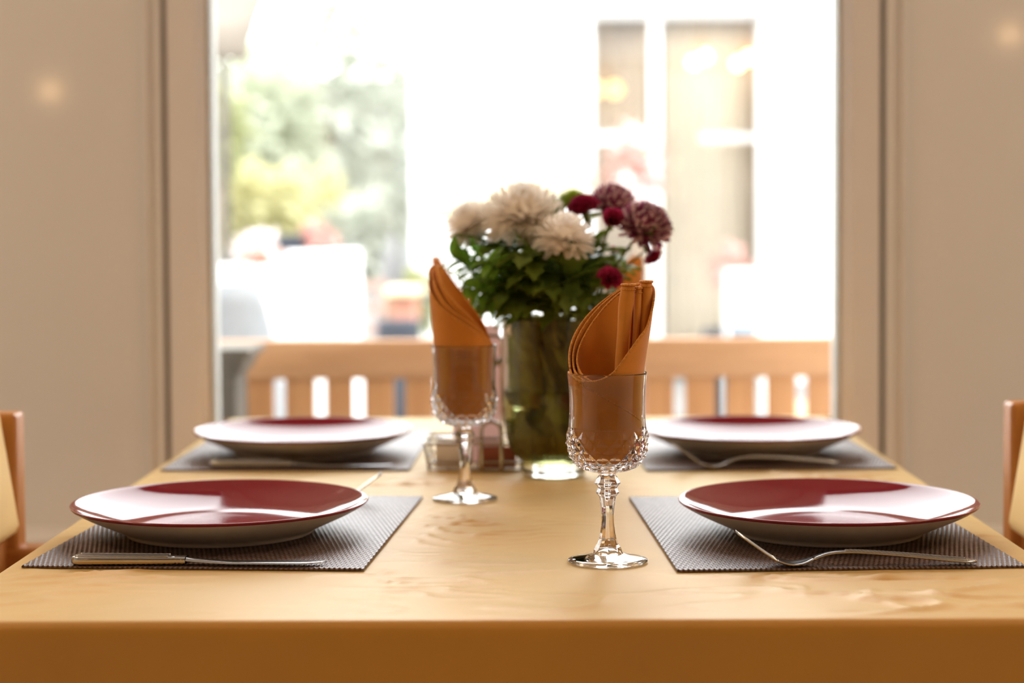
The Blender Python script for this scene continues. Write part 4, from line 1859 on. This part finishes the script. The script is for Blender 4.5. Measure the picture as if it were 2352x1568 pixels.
wick = pm('pale_grey_wicker', (.23, .245, .255), rough=.7, var=.1, scale=30, stretch=(1, 1, 4), bump=.4, bscale=60)
wc = P(420, 700, 5.3)
zt = P(560, 643, 5.3).z
wk = thing('wicker_armchair', (wc.x, 5.3, 0), 'pale grey wicker armchair with rounded back beyond the bench', 'chair')
wr2 = P(672, 760, 5.3).x - wc.x
mb = MB()
pts = []
n, m = 40, 14
for i in range(n + 1):
    a = pi * i / n
    for j in range(m + 1):
        s_ = j / m
        topz = zt - .30 * max(0, (abs(cos(a)) - .80) / .20) ** 1.8
        z = lerp(.16, topz, s_)
        k = .90 + .10 * (1 - s_)
        pts.append((-cos(a) * wr2 * k, -.05 - .26 * sin(a) * 1.0 + .30 * 0, z))
mb.grid(pts, n + 1, m + 1)
o = mb.build('backrest', wick, wk)
solid(o, .035, 0)
mb = MB()
mb.box((-wr2 * .85, -.25, .33), (wr2 * .85, .30, .42), .03)
mb.build('seat', wick, wk)
for sx in (-1, 1):
    for y in (-.2, .26):
        mb = MB()
        mb.tube([(sx * wr2 * .8, y, 0), (sx * wr2 * .8, y, .34)], .018, 8)
        mb.build('leg', wick, wk)

# odds and ends between planter block and napkin
c = P(915, 745, 7.2)
root = thing('planter_pot', (c.x, 7.2, 0), 'dark blue glazed pot on the terrace left of the napkin', 'planter')
zz2 = P(915, 735, 7.2).z
mb = MB()
mb.lathe([(.07, 0), (.11, .1), (.12, zz2 * .6), (.085, zz2 - .03), (.095, zz2), (.08, zz2), (.001, zz2 - .05)], 24, cap0=True)
mb.build('vessel', DKPOT, root)
tw = pm('pale_yellow_table_wood', (.68, .58, .36), rough=.6, var=.1)  # the wood's own pale yellow
c0, c1 = P(885, 662, 8.0), P(965, 662, 8.0)
root = thing('terrace_table', ((c0.x + c1.x) / 2, 7.9, 0), 'small wooden terrace table with pale top beside yellow shrub', 'table')
zt2 = P(920, 664, 7.9).z
w_ = (c1.x - c0.x) / 2
mb = MB()
mb.box((-w_, 0, zt2 - .03), (w_, .5, zt2), .005)
mb.build('tabletop', tw, root)
mb = MB()
mb.box((-w_ * .7, .05, 0), (w_ * .7, .45, zt2 - .028), .01)
mb.build('cabinet_base', TERRA, root)
c = P(902, 600, 8.9)
root = thing('closed_parasol', (c.x, 8.9, 0), 'closed grey parasol standing beyond the bench', 'parasol')
z1, z2_ = P(902, 545, 8.9).z, P(902, 680, 8.9).z
mb = MB()
mb.lathe([(.03, z2_), (.055, z2_ + .03), (.05, lerp(z2_, z1, .6)), (.02, z1), (.001, z1 + .02)], 16, lambda r, z, t: r * (1 + .12 * cos(6 * t)))
mb.build('canopy', pm('grey_parasol_fabric', (.20, .20, .20), rough=.9, var=.1), root)
mb = MB()
mb.tube([(0, 0, 0), (0, 0, z2_ + .03)], .014, 8)
mb.build('pole', STONE, root)
c = P(845, 700, 7.6)
root = thing('garden_chair', (c.x, 7.6, 0), 'slim reddish brown garden chair right of the white planter block', 'chair')
zt3 = P(845, 640, 7.6).z
gcw = pm('reddish_chair_wood', (.36, .24, .20), rough=.6, var=.1)
for sx in (-1, 1):
    mb = MB()
    mb.box((sx * .06 - .012, 0, 0), (sx * .06 + .012, .03, zt3), .003)
    mb.build('back_post', gcw, root)
    mb = MB()
    mb.box((sx * .06 - .012, -.36, 0), (sx * .06 + .012, -.33, .44), .003)
    mb.build('front_leg', gcw, root)
mb = MB()
mb.box((-.075, -.37, .43), (.075, .03, .46), .004)
mb.build('seat', gcw, root)
for k in range(3):
    mb = MB()
    mb.box((-.06, .006, zt3 - .05 - k * .09), (.06, .022, zt3 - .01 - k * .09), .003)
    mb.build('back_slat', gcw, root)

# blue and white chalkboard-like frames low at the opposite door: simple A-frame stand
c = P(1712, 690, 9.2)
root = thing('display_stand', (c.x, 9.2, 0), 'blue and white display stand low before the opposite door', 'stand')
zt4, zb4 = P(1712, 630, 9.2).z, P(1712, 760, 9.2).z
mb = MB()
mb.box((-.09, 0, zb4), (.09, .02, zt4), .004)
mb.build('board', pm('pale_blue_board', (.50, .58, .66), rough=.5, var=.12, scale=8), root)
mb = MB()
mb.box((-.10, -.01, zt4 - .01), (.10, .03, zt4 + .02), .003)
mb.box((-.10, .0, 0), (-.085, .03, zt4), .003)
mb.box((.085, .0, 0), (.10, .03, zt4), .003)
mb.build('frame', EXTW, root)
ext_plant('flowering_plant', 1672, 570, 612, 9.4, 80, 'low dusky plant left of the blue and white display stand', PINK, 'terrace plants', 120, .07, .015, (.12, .5, DKPOT), None)

# ------------------------------------------------------------------ interior lamps: pendants behind the camera, ceiling lights added as unseen fill
def pendant(x, y, z, label):
    root = thing('pendant_lamp', (x, y, z), label, 'lamp', 0, 'pendant lamps behind the camera')
    mb = MB()
    mb.sphere((0, 0, 0), .034, 20, 12)
    mb.build('globe', PEND, root)
    mb = MB()
    mb.tube([(0, 0, .05), (0, 0, CEIL - z)], .004, 6)
    mb.build('cord', DARKGAP, root)


PEND = emit('pendant_glow', (1.0, 0.60, 0.28), 36.0)
pendant(-2.05, -1.5, 1.63, 'amber globe pendant hanging left behind the camera')
pendant(2.03, -1.5, 1.84, 'amber globe pendant hanging right behind the camera')


def added_ceiling_lamp(x, y, power):  # warm fill light added out of frame, with a ring modelled around it
    l = bpy.data.lights.new('added_ceiling_lamp', 'AREA')
    l.shape = 'DISK'
    l.size = .5
    l.energy = power
    l.color = (1.0, .74, .50)
    o = bpy.data.objects.new('added_ceiling_lamp', l)
    COL.objects.link(o)
    o.location = (x, y, CEIL - .045)
    mb = MB()
    mb.lathe([(.25, -.04), (.275, -.045), (.285, -.03), (.285, 0), (.25, 0), (.25, -.04)], 40)
    r_ = mb.build('added_lamp_ring', FRAMEW, None, (x, y, CEIL))
    tag(r_, 'white ring of the added unseen ceiling light %s' % ('left' if x < 0 else 'right') + (' by the window' if y > 2 else ' over the table side'), 'lamp', 'added out-of-frame ceiling lights')


for x, y in ((-1.9, 1.3), (1.9, 1.3), (-1.9, 2.2), (1.9, 2.2)):
    added_ceiling_lamp(x, y, 11)

# daylight: overcast bright sky; the window is a portal for it
w = bpy.data.worlds.new('overcast_sky')
SC.world = w
w.use_nodes = True
nt = w.node_tree
nt.nodes.clear()
bg = nt.nodes.new('ShaderNodeBackground')
bg.inputs['Color'].default_value = (0.97, 0.985, 1.0, 1)
bg.inputs['Strength'].default_value = 7.2
wo = nt.nodes.new('ShaderNodeOutputWorld')
nt.links.new(bg.outputs[0], wo.inputs['Surface'])
for xa, xb in ((GX0, GX1), (-SW1, -SW0), (SW0, SW1)):
    l = bpy.data.lights.new('window_portal', 'AREA')
    l.shape = 'RECTANGLE'
    l.size = xb - xa
    l.size_y = HEAD - SILL
    l.cycles.is_portal = True
    o = bpy.data.objects.new('window_portal', l)
    COL.objects.link(o)
    o.location = ((xa + xb) / 2, WY + .13, (SILL + HEAD) / 2)
    o.rotation_euler = (-pi / 2, 0, 0)

vs = SC.view_settings
SC.display_settings.display_device = 'sRGB'
vs.view_transform = 'Standard'
vs.look = 'None'
vs.exposure = 0.08
vs.gamma = 1.0
vs.use_curve_mapping = False
cy = SC.cycles
cy.use_denoising = True
cy.max_bounces = 14
cy.transmission_bounces = 14
cy.transparent_max_bounces = 10
cy.diffuse_bounces = 5
cy.glossy_bounces = 5
cy.sample_clamp_indirect = 8.0
